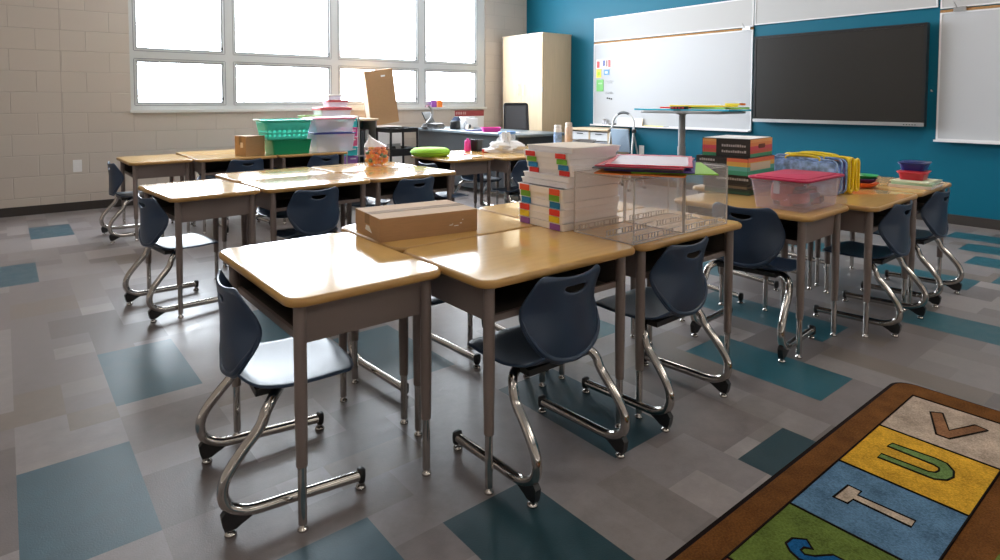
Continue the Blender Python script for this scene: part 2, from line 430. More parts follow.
tv = thing('display_screen', 'large black interactive flat screen mounted on the teal wall', 'screen', (6.49, 2.625, .862))
W2, HH = .795, .93
mesh_obj('housing', B().box(.002, .06, -W2, W2, 0, HH).box(.06, .104, -.35, .35, .2, .7), 'black', tv)
b = B().box(-.012, .002, -W2, W2, HH - .024, HH)
for q in (-W2, W2 - .024): b.box(-.012, .002, q, q + .024, 0, HH - .024)
mesh_obj('bezel', b, mat('bezel_black', (.010, .010, .011), .3), tv)
mesh_obj('screen', B().box(-.006, .001, -W2 + .024, W2 - .024, .035, HH - .024), 'screen', tv)
mesh_obj('lower_strip', B().box(-.02, .002, -W2, W2, 0, .034), 'steel', tv)
b = B()
for k in range(5): b.box(-.0225, -.02, -W2 + .06 + k * .022, -W2 + .07 + k * .022, .01, .018)
mesh_obj('button', b, 'black', tv)

def outlet(loc, axis, label, cat='outlet'):
    o = thing('wall_outlet', label, cat, loc, 0 if axis == 'x' else -pi / 2)
    mesh_obj('cover_plate', B().box(-.008, 0, -.037, .037, -.06, .06), 'white', o)
    for z in (-.024, .024):
        s_ = mesh_obj('socket', B().add([(-.0105, y, z + zz) for y, zz in rrect(.034, .028, .01, 3)] + [(-.008, y, z + zz) for y, zz in rrect(.034, .028, .01, 3)],
            [tuple(range(16))] + [(i, (i + 1) % 16, 16 + (i + 1) % 16, 16 + i) for i in range(16)]), 'white', o)
    return o
outlet((XT, 4.99, .44), 'x', 'white outlet low on the teal wall beside the stepladder')
put(outlet((.57, YW, .445), 'y', 'white outlet low on the cream block wall at the left'), (.57, YW, .445), pi / 2)
tag(mesh_obj('cable_hook', B().tube([(0, 0, 0), (-.02, 0, 0), (-.03, 0, .012)], .006, 8), 'white'), 'small white hook on the wall strip right of the screen', 'hook').location = (XT, 1.81, 1.18)

# ------------------------------------------------------------------ school desks
W, D, H = .654, .462, .6165
def make_desk():
    o = thing('student_desk', '', 'desk', group='student desks')
    rr = .045
    def ring(off, z): return [(x, y, z) for x, y in rrect(W - 2 * off, D - 2 * off, rr - off * .5, 6)]
    mesh_obj('edge_band', B().loft([ring(.008, H - .024), ring(.002, H - .022), ring(0, H - .017), ring(0, H - .009), ring(.003, H - .003), ring(.008, H - .0005)]), 'edge', o, 60)
    mesh_obj('desktop', B().loft([ring(.0075, H - .004), ring(.0075, H - .0003), ring(.012, H)]), 'laminate', o, 50)
    xw, yf, yb = W / 2 - .048, -D / 2 + .044, D / 2 - .042; zt, zb = H - .024, H - .135; t = .004
    b = B()
    for s_ in (-1, 1):
        xa, xb = sorted((s_ * xw, s_ * (xw - t)))
        xc, xd = sorted((s_ * (xw - .008), s_ * (xw - .008 - t)))
        b.add([(xc, yf + .01, zb), (xd, yf + .01, zb), (xd, yb, zb), (xc, yb, zb), (xa, yf, zt), (xb, yf, zt), (xb, yb, zt), (xa, yb, zt)],
              [(3, 2, 1, 0), (4, 5, 6, 7), (0, 1, 5, 4), (1, 2, 6, 5), (2, 3, 7, 6), (3, 0, 4, 7)])
    b.box(-xw + .008, xw - .008, yb - t, yb, zb, zt)
    b.box(-xw + .008, xw - .008, yf + .006, yf + .018, zb - .001, zb + .018)
    mesh_obj('book_box', b, 'taupe', o, 0)
    mesh_obj('box_floor', B().box(-xw + .012, xw - .012, yf + .012, yb - .004, zb, zb + .003)
             .box(-xw + .012, -xw + .0135, yf + .014, yb - .004, zb, zt).box(xw - .0135, xw - .012, yf + .014, yb - .004, zb, zt).box(-xw + .012, xw - .012, yb - .0065, yb - .004, zb, zt), 'inside', o, 0)
    for sx in (-1, 1):
        for y in (yf, yb):
            x = sx * xw; l = mesh_obj('leg', B().lathe([(.0165, zt), (.0165, .32), (.0145, .17)][::-1], (x, y, 0), 12), 'taupe', o, 60)
            mesh_obj('height_tube', B().lathe([(.0115, .018), (.0115, .18)], (x, y, 0), 12), 'chrome', l, 60)
            mesh_obj('glide', B().lathe([(.013, 0), (.0145, .003), (.013, .007), (.006, .011), (.006, .02)], (x, y, 0), 12), 'chrome', l, 60)
    return o
desk0 = make_desk(); used = []
def desk(kind, x, y, r, label):
    """kind e: opening towards -X ; f: towards -Y ; b: towards +Y. (x, y) is the corner nearest the origin"""
    lx, ly = (.466 / 2, .66 / 2) if kind == 'e' else (.66 / 2, .466 / 2)
    cx, cy = x + cos(r) * lx - sin(r) * ly, y + sin(r) * lx + cos(r) * ly
    rz = r + {'e': -pi / 2, 'f': 0, 'b': pi}[kind]
    if not used: used.append(1); put(desk0, (cx, cy, 0), rz); desk0['label'] = label; return desk0
    return dup(desk0, label, (cx, cy, 0), rz)
def loc(x, y, r, u, v): return x + cos(r) * u - sin(r) * v, y + sin(r) * u + cos(r) * v

# ------------------------------------------------------------------ cantilever chairs
def make_chair():
    o = thing('student_chair', '', 'chair', group='student chairs')
    def backw(s):            # half width against height fraction
        k = [(0, .050), (.08, .096), (.17, .123), (.32, .147), (.45, .156), (.58, .156), (.72, .149), (.86, .140), (.95, .131), (1, .108)]
        for n_, ((a, p), (c, q)) in enumerate(zip(k, k[1:])):
            if s <= c:
                p0 = k[max(0, n_ - 1)]; p3 = k[min(len(k) - 1, n_ + 2)]
                m0 = (q - p0[1]) / (c - p0[0]); m1 = (p3[1] - p) / (p3[0] - a); h = c - a; t = (s - a) / h
                return (2*t**3-3*t*t+1)*p + (t**3-2*t*t+t)*h*m0 + (-2*t**3+3*t*t)*q + (t**3-t*t)*h*m1
        return k[-1][1]
    def bk(u, s):
        w = backw(s); uu = u * 2 - 1
        z = .343 + s * .268 - (.012 * (1 - uu * uu) if s > .9 else 0) * ((s - .9) / .1 if s > .9 else 0)
        yc = -.142 - .006 * sin(s * pi) - .012 * max(0, s - .6) / .4
        wing = (.010 + .062 * math.exp(-((s - .57) / .33) ** 2)) * abs(uu) ** 2.2
        return (uu * w, yc + wing, z)
    hole = {(i, 16) for i in range(7, 13)}
    def bkh(u, s):
        p = bk(u, s); i = round(u * 20); j = round(s * 20)
        if j in (16, 17) and 7 <= i <= 13:
            q = 1 - ((i - 10) / 3) ** 2
            zc = .343 + .825 * .268
            return (p[0], p[1], zc + ((.006) if j == 17 else (-.004 - .012 * q)))
        return p
    b = B().grid(bkh, 20, 20, 0, hole)
    mesh_obj('backrest', b, 'navy', o, 0, [('SOLIDIFY', dict(thickness=.009, offset=0)), ('SUBSURF', dict(levels=1, render_levels=1))])
    # raised rib that follows the lower outline of the backrest
    side = [(.52, .97), (.40, .955), (.30, .94), (.21, .92), (.13, .88), (.075, .80), (.045, .62), (.03, .34)]
    pts = []
    for sg, seq in ((-1, side), (0, [(.025, 0)]), (1, side[::-1])):
        for s_, f_ in seq:
            p = bk(.5 + .5 * sg * f_, s_); pts.append((p[0], p[1] - .005, p[2] + .004))
    mesh_obj('rim', B().tube(smooth_path(pts, 4), [.0005 + .0075 * min(1, 6 * min(i, 64 - i) / 64) for i in range(65)], 8), 'navy', o, 60)
    def st(u, v):
        uu = u * 2 - 1
        w = .112 + .060 * min(1, v / .30) ** .6 if v < .3 else .172 - .004 * ((v - .3) / .7) - (.05 * max(0, (v - .86) / .14) ** 2)
        y = -.130 + v * .335 - .016 * max(0, (v - .7) / .3) * uu * uu
        z = .345 + .028 * max(0, 1 - v / .16) ** 2 - .010 * sin(v * pi) - .016 * max(0, (v - .8) / .2) ** 2 + .010 * uu * uu * (1 - .6 * v)
        return (uu * w, y, z)
    mesh_obj('seat', B().grid(st, 14, 16), 'navy', o, 0, [('SOLIDIFY', dict(thickness=.009, offset=-1)), ('SUBSURF', dict(levels=1, render_levels=1))])
    mesh_obj('seat_bracket', B().box(-.125, .125, -.09, -.045, .312, .331).box(-.05, .05, -.05, .09, .318, .331), 'black', o, 0)
    for s_ in (-1, 1):
        path = [(s_ * .04, .0, .316), (s_ * .10, -.020, .316), (s_ * .150, -.050, .313), (s_ * .173, -.074, .292), (s_ * .178, -.092, .255), (s_ * .181, -.136, .207), (s_ * .184, -.174, .158),
                (s_ * .185, -.186, .115), (s_ * .185, -.174, .078), (s_ * .185, -.138, .055), (s_ * .185, -.10, .0475), (s_ * .185, -.02, .045), (s_ * .185, .08, .041), (s_ * .185, .172, .038)]
        f = mesh_obj('frame_tube', B().tube(smooth_path(path, 5), .0145, 12), 'chrome', o, 60)
        x = s_ * .185
        mesh_obj('rear_boot', B().loft([[(x + dx, y, z) for dx, (y, z) in ((-.010, p), (.010, p), (.010, q), (-.010, q))]
                 for p, q in (((-.184, .018), (-.157, .018)), ((-.189, .034), (-.143, .026)), ((-.192, .056), (-.118, .038)), ((-.182, .068), (-.104, .047)))]), 'black', f, 40)
        mesh_obj('front_cap', B().lathe([(.011, .016), (.0165, .024), (.018, .040), (.0165, .054), (.009, .058)], (s_ * .185, .180, 0), 10, sx=1, sy=.7), 'black', f, 60)
        for y in (-.169, .178):
            mesh_obj('glide', B().lathe([(.012, 0), (.0155, .003), (.0145, .008), (.007, .012), (.007, .022)], (x, y, 0), 12), 'chrome', f, 60)
    return o
chair0 = make_chair(); usedc = []
def chair(x, y, heading, label, size=1):
    """heading in degrees: 0 faces +X, 90 faces +Y"""
    rz = radians(heading - 90)
    if not usedc: usedc.append(1); put(chair0, (x, y, 0), rz); chair0['label'] = label; return
    c = dup(chair0, label, (x, y, 0), rz); c.scale = (size, size, size)

# clusters: one end desk with its opening to the left, two desks facing the windows, two facing back
CL = dict(
    near=((.527, 1.424, -.002), (.989, 1.248, -.0099)),
    mid=((.637, 3.284, .085), (1.108, 3.295, .038)),
    far=((.752, 5.352, .015), (1.2257, 5.2856, -.02)),
    right=((2.599, 1.117, .031), (3.0697, 1.0332, .0357)),
    rear=((2.806, 3.97, -.012), (3.278, 3.83, -.012)))
LAB = dict(
    near=('wood-topped desk nearest the camera at the left, bare, its side panel facing us', 'bare wood-topped desk with a chair back against it, in front centre', 'wood-topped desk under the clear acrylic bins, nearest edge',
          'wood-topped desk under the long flat cardboard box', 'wood-topped desk under the stack of white trays'),
    mid=('bare glare-white end desk in the middle row, chair tucked at its left', 'desk of the middle row behind the long box, glare on its bare top', 'desk of the middle row whose right corner juts beyond the long cardboard box',
         'far-side middle-row desk just before the box and green bins, bare', 'desk of the middle row carrying the bag of orange treats'),
    far=('end desk of the far left row by the cream block wall, bare', 'desk by the window wall carrying the small cardboard cube', 'desk by the window wall carrying two clear storage bins',
         'desk behind the small cardboard cube, closest to the window wall', 'desk behind the stacked clear bins, under the window sill'),
    right=('desk of the right group under the pink-lidded bin', 'desk right of the pink-lidded bin, bare corner towards us', 'desk farthest right, its corner before the teal wall',
           'desk of the right group under the yellow-handled bags', 'desk under the books and the red and blue tubs'),
    rear=('desk in the centre back carrying papers and the pink cup', 'desk in the centre back carrying the crumpled white bag', 'desk in the centre back carrying the two white bottles',
          'desk behind the pink cup, against the grey teacher desk', 'desk farthest back in the centre, near the drawer unit'))
for k, ((ex, ey, er), (fx, fy, fr)) in CL.items():
    L = LAB[k]
    desk('e', ex, ey, er, L[0])
    desk('f', fx, fy, fr, L[1]); desk('f', *loc(fx, fy, fr, .664, 0), fr, L[2])
    desk('b', *loc(fx, fy, fr, 0, .470), fr, L[3]); desk('b', *loc(fx, fy, fr, .664, .470), fr, L[4])

chair(.608, 1.738, -5.5, 'navy chair nearest the camera at the left, side on, pale glare on its seat')
chair(1.283, 1.345, 90, 'navy chair in front centre, its handle hole and back facing us')
chair(1.885, 1.350, 91, 'navy chair tucked below the clear acrylic bins')
chair(1.30, 2.105, -84, 'navy chair under the long-box desk, only a seat tip and one steel loop showing')
chair(1.96, 2.06, -90, 'navy chair hidden beyond the white trays, its steel foot showing below')
chair(.70, 3.56, 8, 'navy chair at the bare middle-row end desk, side on, pale seat')
chair(1.365, 3.37, 92, 'navy chair back standing before the middle row, left of the long box')
chair(2.065, 3.43, 92, 'navy chair back directly behind the long cardboard box')
chair(1.50, 4.14, -90, 'navy chair beyond the middle row, top rim showing before the green bins')
chair(2.12, 4.19, -90, 'navy chair beyond the middle row, left of the bag of treats')
chair(.80, 5.62, 2, 'navy chair against the cream wall at the far left end desk')
chair(1.60, 5.36, 90, 'navy chair back in front of the small cardboard cube')
chair(2.28, 5.33, 90, 'navy chair back in front of the stacked clear bins')
chair(1.58, 6.13, -90, 'navy chair by the window wall behind the small cardboard cube')
chair(2.2, 6.13, -90, 'navy chair by the window wall behind the green bins')
chair(2.700, 1.405, 6, 'navy chair at the pink-lidded bin, its back turned to us', 1.05)
chair(3.415, 1.170, 91, 'navy chair right of the pink-lidded bin, side of its back showing')
chair(4.05, 1.180, 90, 'navy chair farthest right, before the teal wall')
chair(3.30, 1.86, -92, 'navy chair across the right group, one steel runner showing under the desks')
chair(4.02, 1.88, -90, 'navy chair across the right group behind the books and tubs')
chair(2.75, 4.04, 0, 'navy chair beneath the lime green cushion')
chair(3.43, 3.86, 92, 'navy chair just left of the white trays, at the crumpled bag desk')
chair(4.25, 3.90, 90, 'navy chair in the centre back hidden behind the acrylic bins')
chair(3.62, 4.66, -90, 'navy chair in the centre back, seen through the desk legs under the pink cup')
chair(4.3, 4.66, -90, 'navy chair in the centre back near the drawer unit')

# ------------------------------------------------------------------ alphabet rug
rug = thing('alphabet_rug', 'brown bordered alphabet rug with letters V U T S in coloured squares', 'rug', (0, 0, 0))
rugbrown = rug_mat('rug_brown', (.145, .056, .014)); rugdark = mat('rug_outline', (.014, .010, .009), 1, spec=.05)
def flat(b, poly, z): return b.add([(x, y, z) for x, y in poly], [tuple(range(len(poly)))])
RX0, RX1, RY0, RY1 = .62, 2.715, -.62, .818
mesh_obj('pile', B().slab(rrect(RX1 - RX0, RY1 - RY0, .06, 6, (RX0 + RX1) / 2, (RY0 + RY1) / 2), .0, .011, .003), rugbrown, rug, 60)
o_ = rrect(RX1 - RX0 + .03, RY1 - RY0 + .03, .07, 6, (RX0 + RX1) / 2, (RY0 + RY1) / 2)
mesh_obj('binding', B().slab(o_, .0, .006, .002), rugdark, rug, 60)
cols = [(.44, .345, .27), (.60, .33, .03), (.095, .185, .29), (.12, .17, .035), (.40, .10, .05), (.42, .35, .28)]
xb = [2.604, 2.277, 1.955, 1.640, 1.325, 1.01, .70]
for i in range(6):
    b = B().box(xb[i + 1] + .003, xb[i] - .003, .424, .738, .011, .0128)
    mesh_obj('letter_square', b, rug_mat('rug_square_%d' % i, cols[i]), rug, 0)
for i in range(6):
    b = B().box(xb[i + 1] + .003, xb[i] - .003, -.5, -.19, .011, .0128)
    mesh_obj('letter_square', b, rug_mat('rug_square_b%d' % i, cols[(i + 3) % 6]), rug, 0)
mesh_obj('letter_square', B().slab(rrect(.72, .42, .05, 4, 1.53, .13), .011, .0128), rug_mat('rug_green_field', (.12, .17, .035)), rug, 0)
b = B()
def outl(b, poly, r=.0032, z=.0122): b.tube([(x, y, z) for x, y in poly], r, 5, closed=True)
for i in range(6): outl(b, [(xb[i + 1], .421), (xb[i], .421), (xb[i], .741), (xb[i + 1], .741)], .0042)
mesh_obj('outline', b, rugdark, rug, 60)
let = {
 'V': ([(2.512, .661), (2.534, .631), (2.418, .583), (2.527, .540), (2.518, .504), (2.357, .568), (2.357, .602)], (.24, .115, .055)),
 'U': ([(2.155, .676), (2.185, .672), (2.195, .559), (2.190, .530), (2.160, .506), (2.125, .498), (2.092, .506), (2.070, .530), (2.064, .672), (2.094, .672), (2.100, .552), (2.110, .538), (2.128, .534), (2.145, .538), (2.152, .553)], (.13, .21, .065)),
 'T': ([(1.758, .676), (1.846, .672), (1.845, .638), (1.819, .638), (1.824, .503), (1.788, .502), (1.790, .638), (1.760, .641)], (.47, .37, .28)),
 'S': ([(1.462, .655), (1.480, .674), (1.510, .672), (1.533, .648), (1.511, .624), (1.500, .640), (1.485, .641), (1.478, .628), (1.490, .612), (1.530, .585), (1.533, .545), (1.510, .515), (1.475, .507), (1.440, .530), (1.436, .565), (1.462, .567), (1.470, .545), (1.490, .538), (1.508, .552), (1.500, .575), (1.462, .605), (1.452, .630)], (.01, .09, .24))}
for k, (poly, c) in let.items():
    l = mesh_obj('letter', flat(B(), poly, .0137), rug_mat('rug_letter_' + k, c), rug, 0)
    mesh_obj('letter_outline', B().tube([(x, y, .0126) for x, y in poly], .0036, 5, closed=True), rugdark, l, 60)

T = H + .0008
# ------------------------------------------------------------------ near group: long box, trays, acrylic bins, folders
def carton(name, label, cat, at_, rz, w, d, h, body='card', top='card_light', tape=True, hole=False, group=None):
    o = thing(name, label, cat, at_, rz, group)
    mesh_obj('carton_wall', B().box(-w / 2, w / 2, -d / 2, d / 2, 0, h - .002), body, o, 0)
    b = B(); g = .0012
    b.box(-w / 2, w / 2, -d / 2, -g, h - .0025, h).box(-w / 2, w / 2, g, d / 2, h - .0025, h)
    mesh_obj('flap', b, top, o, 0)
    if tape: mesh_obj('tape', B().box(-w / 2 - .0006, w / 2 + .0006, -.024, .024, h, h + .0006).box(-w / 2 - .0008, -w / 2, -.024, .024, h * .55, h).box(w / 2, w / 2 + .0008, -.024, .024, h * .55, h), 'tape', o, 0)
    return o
cb = carton('cardboard_box', 'long flat brown cardboard box lying on the near desks', 'cardboard box', (1.200, 1.925, T), -.125, .384, .245, .081)
mesh_obj('shipping_label', B().add([(-.1928, -.05, .018), (-.1928, .02, .022), (-.1928, .01, .040), (-.1928, -.022, .040)], [(0, 3, 2, 1)]), 'paperwhite', cb, 0)
b = B()
for x, z, l in ((.075, .030, .012), (.094, .026, .018), (.118, .034, .008), (.128, .046, .004), (.086, .033, .004)): b.box(x, x + l, -.1232, -.1225, z, z + .0035)
mesh_obj('scuff_mark', b, 'paperwhite', cb, 0)
cb = carton('cardboard_box', 'small cube-shaped brown cardboard box by the green bin', 'cardboard box', (1.70, 5.475, T), .22, .18, .18, .17)
mesh_obj('shipping_label', B().box(-.0909, -.0901, -.045, -.005, .07, .115), 'cream', cb, 0)

lc = {'r': mat('label_red', (.75, .035, .02), .5), 'o': mat('label_orange_red', (.80, .09, .02), .5), 'g': mat('label_green', (.19, .50, .04), .5), 'b': mat('label_blue', (.01, .20, .42), .5),
      'y': mat('label_yellow', (.80, .60, .02), .5), 'p': mat('label_purple', (.27, .09, .36), .5)}
traym = mat('white_translucent_tray', (.95, .92, .92), .35)
seq = ['p', 'y', 'r', 'b', 'g', 'o', None, None, 'r', 'b', 'g', 'r', None]
nm = {'p': 'purple', 'y': 'yellow', 'r': 'red', 'b': 'blue', 'g': 'green', 'o': 'orange-red'}
off = [0, .004, .002, .010, .010, -.006, .016, .022, .034, .030, .026, .022, .034]
zt_of = lambda i: i * .0262 if i < 6 else 6 * .0262 + (i - 6) * .0216
offy = [0, .008, .005, .005, .009, -.002, .002, -.004, -.014, -.012, -.008, -.004, -.012]
for i, c in enumerate(seq):
    if c: lb = 'white tray with two %s labels, %s of the stack' % (nm[c], 'lower part' if i < 6 else 'upper part')
    else: lb = 'plain white tray topping the labelled stack' if i == 12 else 'unlabelled white tray halfway up the labelled stack, %s of two' % ('lower' if i == 6 else 'upper')
    TL = .265 if i > 7 else .31
    o = thing('paper_tray', lb, 'tray', (1.6075 + TL / 2 + off[i], 1.683 + offy[i], T + zt_of(i)), -.03, 'white trays stacked with coloured labels')
    mesh_obj('tray_shell', B().tote(TL, .255, .0255 if i < 6 else .0210, .008, .003, .985, 0, 0, .003), traym, o, 50)
    if c:
        for y in (.082, -.088):
            if i in (3, 4) and y < 0: y += .006
            mesh_obj('label', B().box(-TL / 2 - .005, -TL / 2 - .0015, y - .026, y + .027, .0015, .0245 if i < 6 else .0200), lc[c], o, 0)
    if i == 12: mesh_obj('sheet', B().box(-TL / 2 + .008, TL / 2 - .008, -.12, .12, .0210, .0220), 'cream', o, 0)

def acrylic_bin(x0, x1, y0, y1, h, label, rz=0):
    w, d = x1 - x0, y1 - y0; t = .003
    o = thing('acrylic_bin', label, 'clear bin', ((x0 + x1) / 2, (y0 + y1) / 2, T), rz, 'clear acrylic bins')
    X, Y = w / 2, d / 2
    mesh_obj('shell', B().box(-X, X, -Y, -Y + t, 0, h).box(-X, X, Y - t, Y, 0, h).box(-X, -X + t, -Y + t, Y - t, 0, h).box(X - t, X, -Y + t, Y - t, 0, h)
             .box(-X + t, X - t, -Y + t, Y - t, 0, t), 'acrylic', o, 0)
    mesh_obj('lid', B().slab(rrect(w + .006, d + .006, .006, 3), h, h + .006, .001), 'acrylic', o, 0)
    b = B(); r = .0042
    for sx in (-1, 1):
        for sy in (-1, 1): b.box(sx * X - r * (sx > 0), sx * X + r * (sx < 0), sy * Y - r * (sy > 0), sy * Y + r * (sy < 0), 0, h)
    for z in (0, h - .004):
        b.box(-X, X, -Y - .0004, -Y + .001, z, z + .0035).box(-X, X, Y - .001, Y + .0004, z, z + .0035).box(-X - .0004, -X + .001, -Y, Y, z, z + .0035).box(X - .001, X + .0004, -Y, Y, z, z + .0035)
    mesh_obj('edge', b, 'acrylic_edge', o, 0)
    b = B(); n = 15
    for y in (-Y + .012, Y - .016, -.01):
        b.box(-X + .008, X - .008, y, y + .002, .003, .008)
        for k in range(n): 
            if k % 5 != 4: xk = -X + .014 + (w - .03) * k / n; b.box(xk, xk + .0025, y, y + .004, .003, .026)
        b.box(-X + .008, X - .008, y, y + .002, .024, .027)
    mesh_obj('slotted_rail', b, 'acrylic_edge', o, 0)
    return o
acrylic_bin(1.640, 1.927, 1.268, 1.540, .224, 'clear acrylic bin at the front left, beside the white trays')
acrylic_bin(1.933, 2.222, 1.268, 1.540, .228, 'clear acrylic bin at the right end over the chair back', .0)

def folder(name, col, cx, cy, z, w, d, rz, label, clear=False, th=.004):
    o = thing(name, label, 'folder', (cx, cy, z), rz, 'folders on the acrylic bins')
    if clear:
        b = B().box(-w / 2, w / 2, -d / 2, -d / 2 + .014, 0, th).box(-w / 2, w / 2, d / 2 - .014, d / 2, 0, th).box(-w / 2, -w / 2 + .014, -d / 2 + .014, d / 2 - .014, 0, th).box(w / 2 - .014, w / 2, -d / 2 + .014, d / 2 - .014, 0, th)
        mesh_obj('rim', b, col, o, 0)
        mesh_obj('window', B().box(-w / 2 + .014, w / 2 - .014, -d / 2 + .014, d / 2 - .014, .0005, th - .001), mat('clear_pocket', (.78, .60, .64), .15, alpha=.85), o, 0)
        mesh_obj('hanging_strip', B().box(w / 2, w / 2 + .03, -d / 2 + .03, d / 2 - .03, 0, th * .7), col, o, 0)
    else:
        mesh_obj('cover', B().slab(rrect(w, d, .006, 3), 0, th, .001), col, o, 0)
        mesh_obj('fold', B().tube([(-w / 2 + .003, -d / 2, th / 2), (w / 2 - .003, -d / 2, th / 2)], th * .6, 8), col, o, 60)
FZ = T + .2345
folder('dry_erase_pocket', 'orange', 1.830, 1.360, FZ, .42, 0.295, .50, 'orange folder at the bottom of the pile on the clear bins')
folder('dry_erase_pocket', mat('lime_film', (.30, .62, .02), .4), 1.875, 1.300, FZ + .006, .38, 0.275, .70, 'lime green folder low in the pile on the clear bins')
folder('dry_erase_pocket', mat('violet_film', (.06, .03, .22), .4), 1.850, 1.350, FZ + .012, .42, 0.290, .56, 'dark violet folder in the middle of the pile')
folder('dry_erase_pocket', mat('black_film', (.015, .012, .016), .4), 1.825, 1.365, FZ + .018, .42, 0.295, .50, 'black folder near the top of the pile')
rf = mat('red_film', (.62, .04, .09), .3)
folder('dry_erase_pocket', rf, 1.840, 1.365, FZ + .024, .41, 0.290, .48, 'red-rimmed clear pocket folder, second from the top of the pile', True)
folder('dry_erase_pocket', rf, 1.855, 1.360, FZ + .0285, .39, 0.285, .58, 'red-rimmed clear pocket folder on top of the pile', True)

# ------------------------------------------------------------------ middle group: bag of treats
tb = thing('treat_bag', 'clear gathered bag of orange treats on the middle desks', 'bag', (2.165, 4.02, T))
prof = [(.02, 0), (.075, .004), (.088, .03), (.092, .08), (.090, .12), (.080, .142)]
b = B().lathe(prof, seg=24); prof2 = [(.080, .1425), (.064, .160), (.044, .178), (.024, .196), (.012, .212), (.006, .232)]
b2 = B().lathe(prof2, seg=24)
for q in (b, b2):
    for i, (x, y, z) in enumerate(q.v):
        a = math.atan2(y, x); k = 1 + .07 * sin(5 * a + z * 40) + .04 * sin(9 * a); s_ = -.55 * max(0, z - .13)
        q.v[i] = (x * k + s_, y * k - s_ * .4, z)
mesh_obj('film', b, 'cello', tb, 70)
mesh_obj('gathered_top', b2, mat('crinkled_film', (.85, .83, .84), .25, alpha=.6), tb, 70)
mesh_obj('tie', B().lathe([(.014, -.004), (.017, 0), (.014, .004)], (-.040, .016, .200), 10), 'paperwhite', tb, 60)
b = B(); rnd = random.Random(3)
for k in range(95):
    a = rnd.random() * 2 * pi; z = .016 + .125 * rnd.random(); r = (.070 if z < .1 else .05) * math.sqrt(rnd.random()) * (1 if rnd.random() < .4 else 1)
    if rnd.random() < .6: r = .070 if z < .11 else .052
    q = .013 + .006 * rnd.random(); mi = rnd.choices([0, 1, 2, 3, 4], [10, 4, 1.2, .5, .5])[0]
    b.lathe([(q * .5, -q * .85), (q * .92, -q * .4), (q, 0), (q * .92, q * .4), (q * .5, q * .85)], (r * cos(a), r * sin(a), z), 8, mi)
tr = mesh_obj('wrapped_treats', b, ['orange', mat('amber_wrap', (.85, .42, .03), .4), mat('dark_green_wrap', (.05, .16, .05), .4), mat('pink_wrap', (.6, .12, .25), .4), 'purple'], None, 60)
tr.location = (2.165, 4.02, T); tag(tr, 'mass of orange wrapped treats heaped inside the clear bag', 'treats', kind='stuff')

# ------------------------------------------------------------------ far group: bins and basket
def bin_(name, label, cat, at_, w, d, h, body, lid=None, rz=0, taper=.9, group=None, latch=None, lt=.012):
    o = thing(name, label, cat, at_, rz, group)
    mesh_obj('tub', B().tote(w, d, h, .022, .003, taper), body, o, 50)
    if lid:
        l = mesh_obj('lid', B().slab(rrect(w + .022, d + .022, .028, 4), h + .0002, h + lt, .003).slab(rrect(w - .03, d - .03, .02, 4), h + lt - .001, h + lt + .004, .002), lid, o, 50)
        if latch:
            for s_ in (-1, 1): mesh_obj('latch', B().box(s_ * (w / 2 + .013) - .004, s_ * (w / 2 + .013) + .004, -.05, .05, h - .03, h + lt), latch, o, 0)
    return o
bin_('storage_bin', 'solid green plastic bin beneath the turquoise basket', 'bin', (2.03, 5.46, T), .36, .27, .128, 'green_pl')
bk_ = thing('laundry_basket', 'turquoise perforated basket stacked on the green bin', 'basket', (2.0, 5.47, T + .130))
def basket_wall():
    out = rrect(1, 1, .18, 5)
    n = len(out); per = 64
    P = [Vector((x, y)) for x, y in out]; seg = [(P[(i + 1) % n] - P[i]).length for i in range(n)]; tot = sum(seg)
    pts = []
    for k in range(per):
        d_ = tot * k / per; i = 0
        while d_ > seg[i]: d_ -= seg[i]; i += 1
        pts.append(P[i] + (P[(i + 1) % n] - P[i]) * (d_ / seg[i]))
    zs_ = [0, .012, .032, .05, .068, .086, .135, .172]
    vs = []; fs = []
    for z in zs_:
        k = .84 + .16 * z / .172
        for p in pts: vs.append((p.x * .43 * k, p.y * .33 * k, z))
    for r in range(len(zs_) - 1):
        for k in range(per):
            if r in (2, 4) and k % 2 == 0: continue
            k2 = (k + 1) % per
            fs.append((r * per + k, r * per + k2, (r + 1) * per + k2, (r + 1) * per + k))
    fs.append(tuple(range(per - 1, -1, -1)))
    b = B().add(vs, fs); return b
mesh_obj('basket_wall', basket_wall(), 'teal_pl', bk_, 0, [('SOLIDIFY', dict(thickness=.004, offset=-1))])
mesh_obj('rolled_rim', B().loft([[(x * k, y * k2, z) for x, y in rrect(.43, .33, .06, 5)] for k, k2, z in ((1.0, 1.0, .166), (1.05, 1.07, .168), (1.055, 1.075, .176), (1.0, 1.0, .180), (.98, .975, .174))], closed=True), 'teal_pl', bk_, 60)
for s_ in (-1, 1): mesh_obj('handle', B().tube(smooth_path([(s_ * .222, -.07, .17), (s_ * .245, -.05, .176), (s_ * .248, .05, .176), (s_ * .222, .07, .17)], 4), .007, 8), mat('pale_turquoise', (.45, .75, .68), .4), bk_, 60)
o = bin_('storage_bin', 'clear storage bin with a blue lid, beside the green bin', 'bin', (2.445, 5.47, T), .40, .29, .165, 'clear', 'blue', group='clear bins by the window')
o = bin_('storage_bin', 'clear storage bin with a pink lid on the blue-lidded bin', 'bin', (2.445, 5.475, T + .182), .40, .29, .122, 'clear', mat('rose_lid', (.80, .20, .30), .4), group='clear bins by the window')
